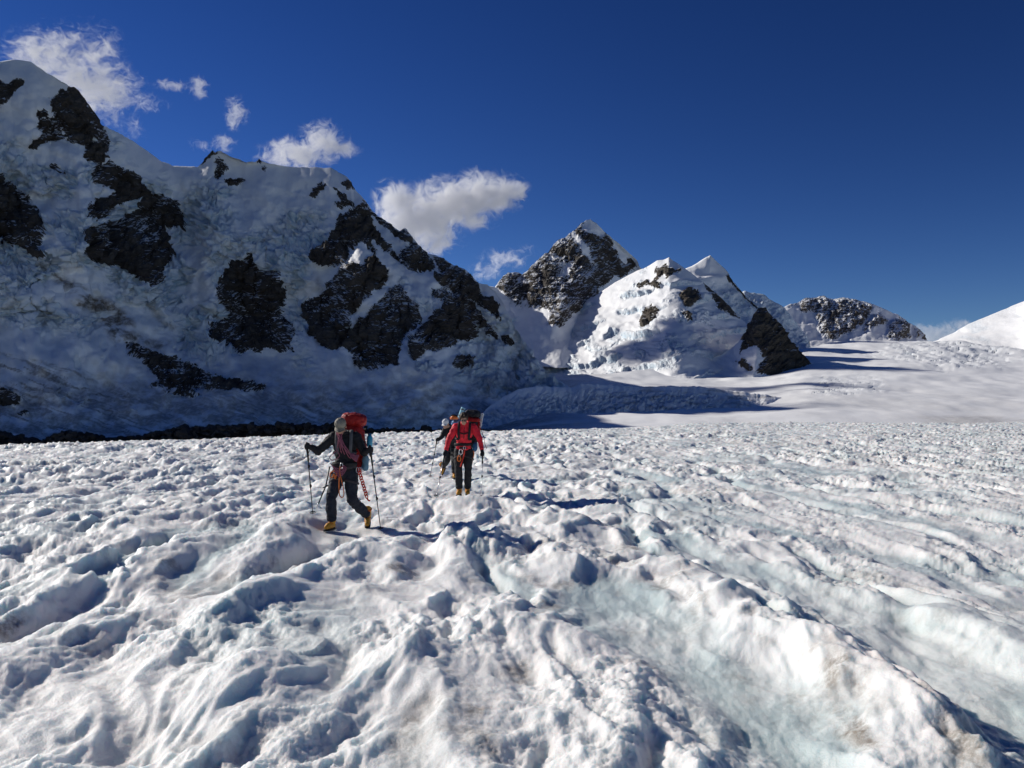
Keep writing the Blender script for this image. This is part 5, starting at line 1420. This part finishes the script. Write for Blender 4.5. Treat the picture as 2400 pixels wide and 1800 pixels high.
s = Soup(); s.box((0.225, 0.02, 0.40), (0.07, 0.22, 0.40), None, 3.0)
link('side_pocket', fuse(s, 'side_pocket', 0.010, 3, 0.008, 15, 74), M_PACKRED, pk)
pack_straps(pk, jB, off, M_STRAPBLACK, fB, uB, 0.15)
s = Soup(); c = (jB['shL'] + jB['shR']) / 2 - uB * 0.10 - off
s.tube(bez(c + V3(-0.10, 0, 0.02) + fB * 0.150, c + fB * 0.168 + V3(0, 0, 0.0), c + V3(0.10, 0, 0.02) + fB * 0.150, n=6), 0.012, 6, flat=(1, 0.4, (0, 0, 1)))
link('chest_strap', s.mesh('chest_strap'), M_STRAPBLACK, pk)
s = Soup(); s.tube([jB['pelvis'] - off + V3(0.188 * math.cos(a), 0.155 * math.sin(a) - 0.02, 0.125) for a in np.linspace(0, 2 * np.pi, 26, endpoint=False)], 0.030, 8, flat=(1.0, 0.4, (0, 0, 1)), closed=True)
link('hip_belt', s.mesh('hip_belt'), M_STRAPBLACK, pk)
s = Soup(); s.tube(bez((0.27, 0, 0.42), (0.30, -0.03, 0.32), (0.34, -0.03, 0.20), (0.36, -0.03, 0.08), (0.40, -0.03, -0.02), n=6), 0.006, 6)
link('loose_strap', s.mesh('loose_strap'), M_STRAPBLACK, pk)
mt = new_root('sleeping_mat', oB + V3(-0.085, 0.16, 1.64), 'pale blue foam sleeping mat rolled up beside the head of the person in red jacket', 'sleeping mat')
s = Soup(); d = V3(0.075, 0.03, 0.22)
s.tube([d * 0, d * 0.02, d * 0.98, d], [0.044, 0.050, 0.050, 0.044], 18); link('roll', s.mesh('roll'), M_MAT, mt)
for t in (0.2, 0.8):
    s = Soup(); s.tube([d * (t - 0.05), d * (t + 0.05)], 0.052, 18, caps=False)
    link('strap', s.mesh('strap'), M_STRAP, mt)
pc = new_root('snow_picket', oB + V3(0.345, 0.20, 1.44), 'white alloy snow picket strapped upright to the black and red backpack', 'snow picket')
s = Soup(); d = V3(0.055, 0.01, 0.30); e = V3(0.02, 0, -0.004)
s.tube([V3(0, 0, 0), d], 0.026, 4, flat=(0.45, 1.0, (0, 1, 0))); s.tube([e * 0.8 + V3(0, -0.012, 0), d + e * 0.8 + V3(0, -0.012, 0)], 0.009, 4)
link('stake', s.mesh('stake', False), M_PICKET, pc)
for t in np.linspace(0.15, 0.9, 6): link('hole', Soup().ell(d * t + V3(0, -0.013, 0), (0.007, 0.003, 0.007)).mesh('hole'), M_STRAPBLACK, pc)
sk = new_root('stuff_sack', oB + V3(0.235, 0.06, 0.96), 'deep blue stuff sack hanging at the left hip of the person in red jacket', 'sack', 'stuff sacks')
s = Soup(); s.limb([(0, 0, 0.02), (0.01, 0, 0.12)], [0.058, 0.055]); link('bag', fuse(s, 'bag', 0.009, 3, 0.008, 18, 76), M_SACK, sk)
s = Soup(); s.tube(bez((0.01, 0, 0.165), (0.015, 0.0, 0.20), (-0.02, 0.02, 0.23), n=5), 0.006, 6); link('drawcord', s.mesh('drawcord'), M_STRAPBLACK, sk)
sling([(0, 0, 0), (0.0, -0.02, -0.10), (-0.04, -0.03, -0.24), (-0.075, -0.03, -0.36), (-0.085, -0.03, -0.38)], oB + V3(0.03, -0.12, 1.0), M_SLINGRED, 'red tape hanging from the front of the harness under the red jacket', 0.013, flat=True)
sling([(0, 0, 0), (-0.03, -0.01, -0.03), (-0.035, -0.02, -0.10), (0.0, -0.02, -0.125), (0.03, -0.02, -0.09), (0.02, 0, -0.02)], oB + V3(-0.075, -0.12, 0.86), M_SLING, 'short orange sling on the thigh of the person in red jacket', 0.013)
sling([(0, 0, 0), (0.02, -0.01, -0.06), (0.0, -0.01, -0.15), (-0.02, -0.01, -0.20)], oB + V3(0.205, 0.02, 0.95), M_SLING, 'orange sling hanging below the deep blue stuff sack', 0.012)
cb = new_root('carabiner', oB + V3(-0.045, -0.13, 0.93), 'large silver carabiner clipped to the harness of the person in red jacket', 'carabiner')
s = Soup(); s.tube([V3(0.036 * math.cos(q), -0.01, 0.055 * math.sin(q)) for q in np.linspace(0, 2 * np.pi, 20, endpoint=False)], 0.008, 8, closed=True)
link('ring', s.mesh('ring'), M_ALU, cb)
s = Soup(); s.tube([(0.034, -0.01, -0.03), (0.034, -0.01, 0.03)], 0.010, 8); link('gate', s.mesh('gate'), M_STEEL, cb)

# ---- the climber in the white cap, half hidden ---------------------
oC = V3(C0[0], C0[1], zC - 0.015)
tipCL = V3(oC[0] - 0.60, oC[1] + 0.45, 0); tipCL[2] = ground_at(*tipCL[:2])
tipCR = V3(oC[0] + 0.02, oC[1] + 0.35, 0); tipCR[2] = ground_at(*tipCR[:2])
gCL, gCR = V3(-0.335, -0.36, 1.03), V3(0.02, -0.42, 1.0)
JC = dict(head=(-0.115, -0.30, 1.45), neck=(-0.03, -0.15, 1.345), shL=(-0.14, -0.17, 1.28), shR=(0.17, -0.12, 1.30),
          elL=(-0.215, -0.27, 1.11), elR=(0.13, -0.30, 1.08), wrL=(-0.30, -0.33, 1.035), wrR=(0.05, -0.37, 1.02),
          handL=gCL, handR=gCR, axL=at_world(oC, gCL) - tipCL, axR=at_world(oC, gCR) - tipCR,
          pelvis=(0.0, 0.10, 0.84), hipL=(-0.075, 0.10, 0.81), hipR=(0.09, 0.09, 0.81),
          knL=(-0.09, 0.02, 0.47), knR=(0.11, -0.20, 0.48), anL=(-0.25, 0.36, 0.27), anR=(0.12, -0.20, 0.125))
perC, jC, trC, fC, uC = climber(oC, JC, 'stooping person in white cap half hidden behind the red jacket', dict(top=M_BLACK, legs=M_CHAR), seed=51,
    head_rot=rotz(-0.45) @ rotx(0.35), jacket_bottom=0.03, hat='whitecap', boots=[((-0.45, -1.0), 0.85), ((0.0, -1.0), 0.0)])
trekking_pole(at_world(oC, gCL), tipCL, M_DARKPOLE, 'dark trekking pole reaching out from the person in the white cap')
trekking_pole(at_world(oC, gCR), tipCR, M_DARKPOLE, 'dark trekking pole close beside the lifted boot of the person in white cap')
off = V3(0.08, 0.16, 0.90)
pk = new_root('backpack', oC + off, 'blue backpack on the person in white cap behind the red jacket', 'backpack', 'climbers backpacks')
lean = rotx(0.25)
s = Soup(); s.box((0.03, 0.02, 0.28), (0.32, 0.26, 0.56), lean, 4.0)
link('pack_body', fuse(s, 'pack_body', 0.012, 3, 0.012, 10, 81), M_PACKBLUE, pk)
s = Soup(); s.box((0.06, -0.05, 0.57), (0.26, 0.24, 0.12), lean, 3.0)
link('lid', fuse(s, 'lid', 0.011, 3, 0.010, 13, 82), mat_cloth('pale_pack_nylon', (0.16, 0.30, 0.52)), pk)
pack_straps(pk, jC, off, M_STRAPBLACK, fC, uC, 0.15)
hm = new_root('climbing_helmet', oC + V3(0.085, 0.06, 1.56), 'orange helmet with dark vents strapped on top of the blue backpack', 'helmet')
v, f = SPH3
vv = v * V3(0.115, 0.14, 0.10); vv[:, 2] = np.where(v[:, 2] < -0.25, -0.03 + 0.01 * v[:, 2], vv[:, 2])
link('shell', Soup().add(vv + V3(0, 0, 0.04), f).mesh('shell'), M_HELMET, hm)
s = Soup()
for k in (-1, 0, 1):
    a = np.linspace(-1.2, 1.2, 9)
    s.tube([V3(0.112 * math.sin(q) * 1.0, -0.10 + 0.07 * (k + 1) * 0.9 - 0.03, 0.04 + 0.096 * math.cos(q) * (0.78 if k else 0.98)) for q in a], 0.010, 6)
link('vent', s.mesh('vent'), M_STRAPBLACK, hm)
s = Soup(); s.tube(bez((-0.11, 0, 0.02), (-0.06, -0.03, -0.08), (0, -0.04, -0.11), (0.06, -0.03, -0.08), (0.11, 0, 0.02), n=5), 0.006, 6); link('chin_strap', s.mesh('chin_strap'), M_STRAPBLACK, hm)
# ------------------------------------------------------------------ clouds
def cloud(name_label, blobs, depth, density, nscale, thresh, wisp=(1, 1, 1), rot=0.0, step=0.35):
    """blobs: (px, py, rx, ry) ellipses of the photograph at the given depth; each cloud a closed volume of its own"""
    S = depth / F_PX
    c = spot(np.mean([b[0] for b in blobs]), np.mean([b[1] for b in blobs]), depth)
    els = []
    s = Soup()
    for (px_, py_, rx, ry, *k) in blobs:
        e = spot(px_, py_, depth) - c
        r = 1.35 * np.array([rx * S, 0.8 * (rx + ry) / 2 * S, ry * S])
        els.append((e, r, k[0] if k else 1.0))
        s.ell(e, r * 1.02)
    me = fuse(s, 'cloud', float(max(6.0, 0.06 * max(b[2] for b in blobs) * S * 2)), 2)
    m, nt, out = new_mat('cloud_vapour'); nb = NB(nt)
    tc = nb.n('ShaderNodeTexCoord').outputs['Object']
    shape = None
    for (e, r, k) in els:
        vm = nb.n('ShaderNodeVectorMath', operation='SUBTRACT'); nb.l(tc, vm.inputs[0]); vm.inputs[1].default_value = tuple(e)
        vd = nb.n('ShaderNodeVectorMath', operation='DIVIDE'); nb.l(vm.outputs[0], vd.inputs[0]); vd.inputs[1].default_value = tuple(r)
        ln = nb.n('ShaderNodeVectorMath', operation='LENGTH'); nb.l(vd.outputs[0], ln.inputs[0])
        f = nb.math('MULTIPLY', nb.math('SUBTRACT', 1.0, ln.outputs['Value'], clamp=True), k)
        shape = f if shape is None else nb.math('SMOOTH_MAX', shape, f, 0.12)
    mp = nb.n('ShaderNodeMapping'); mp.inputs['Rotation'].default_value = (0, rot, 0); mp.inputs['Scale'].default_value = wisp
    nb.l(tc, mp.inputs[0])
    nz = nb.n('ShaderNodeTexNoise'); nz.inputs['Scale'].default_value = nscale / S / 100; nz.inputs['Detail'].default_value = 6; nz.inputs['Roughness'].default_value = 0.66; nz.inputs['Distortion'].default_value = 1.1
    nb.l(mp.outputs[0], nz.inputs['Vector'])
    v = nb.math('ADD', nb.math('MULTIPLY', shape, 1.2), nb.math('MULTIPLY', nb.math('SUBTRACT', nz.outputs['Fac'], 0.5), 3.8))
    v = nb.ramp(v, thresh, thresh + 0.75)
    v = nb.math('MULTIPLY', v, nb.ramp(shape, 0.0, 0.35))
    pv = nb.n('ShaderNodeVolumePrincipled')
    pv.inputs['Color'].default_value = (0.99, 0.99, 1.0, 1)
    pv.inputs['Anisotropy'].default_value = 0.0
    nb.l(nb.math('MULTIPLY', v, 1.8 * density / S / 100), pv.inputs['Density'])
    nb.l(pv.outputs[0], out.inputs['Volume'])
    m.cycles.volume_step_rate = step
    o = link('cloud', me, m, None, label=name_label, category='cloud', group='small clouds drifting past the ridges')
    o.location = tuple(c)
    return o

cloud('large torn white cloud streaming off the snowy left summit', [(110, 125, 105, 55, .8), (215, 205, 110, 62), (255, 225, 75, 40, .9), (150, 160, 110, 60, .8), (60, 120, 80, 30, .6), (150, 95, 90, 45, .6), (225, 140, 70, 80, .65), (255, 260, 60, 60, .5)], 2300, 2.2, 3.2, 0.42, rot=0.6, wisp=(1, 1, 1.3))
cloud('thin hooked wisp of cloud right of the torn cloud', [(405, 200, 50, 13, .8), (465, 205, 25, 32, .9)], 2500, 2.0, 5.0, 0.42)
cloud('faint small wisp trailing under the torn cloud', [(340, 240, 55, 22, .8), (310, 300, 35, 45, .5)], 2500, 1.5, 5.0, 0.46)
cloud('tiny upright puff of cloud above the notched ridge', [(552, 262, 28, 40, .9), (548, 285, 22, 22, .9)], 2600, 2.0, 5.0, 0.40)
cloud('tiny faint puff just above the rock tooth on the ridge', [(522, 335, 32, 24, .85), (470, 340, 30, 16, .6)], 2500, 1.8, 5.0, 0.42)
cloud('small ragged white cloud touching the flat snow ridge', [(700, 360, 85, 38), (755, 330, 55, 45), (790, 352, 55, 22, .9), (660, 370, 60, 22, .8)], 2400, 2.6, 3.6, 0.36)
cloud('large fluffy white cloud beside the rock buttress', [(925, 470, 50, 48), (980, 520, 100, 62), (1060, 480, 110, 60), (1130, 450, 90, 48), (1180, 455, 60, 38, .9), (1010, 565, 70, 38, .9)], 2700, 3.6, 2.6, 0.30)
cloud('long thin wisp of cloud left of the pointed rock peak', [(1140, 635, 45, 25, .8), (1180, 605, 60, 26, .8), (1225, 590, 40, 18, .6)], 3600, 1.6, 4.5, 0.42, rot=-0.5)
cloud('low grey cloud bank at the end of the striped ridge', [(2190, 785, 70, 30, .9), (2235, 770, 50, 25, .8)], 4800, 1.3, 3.0, 0.32)
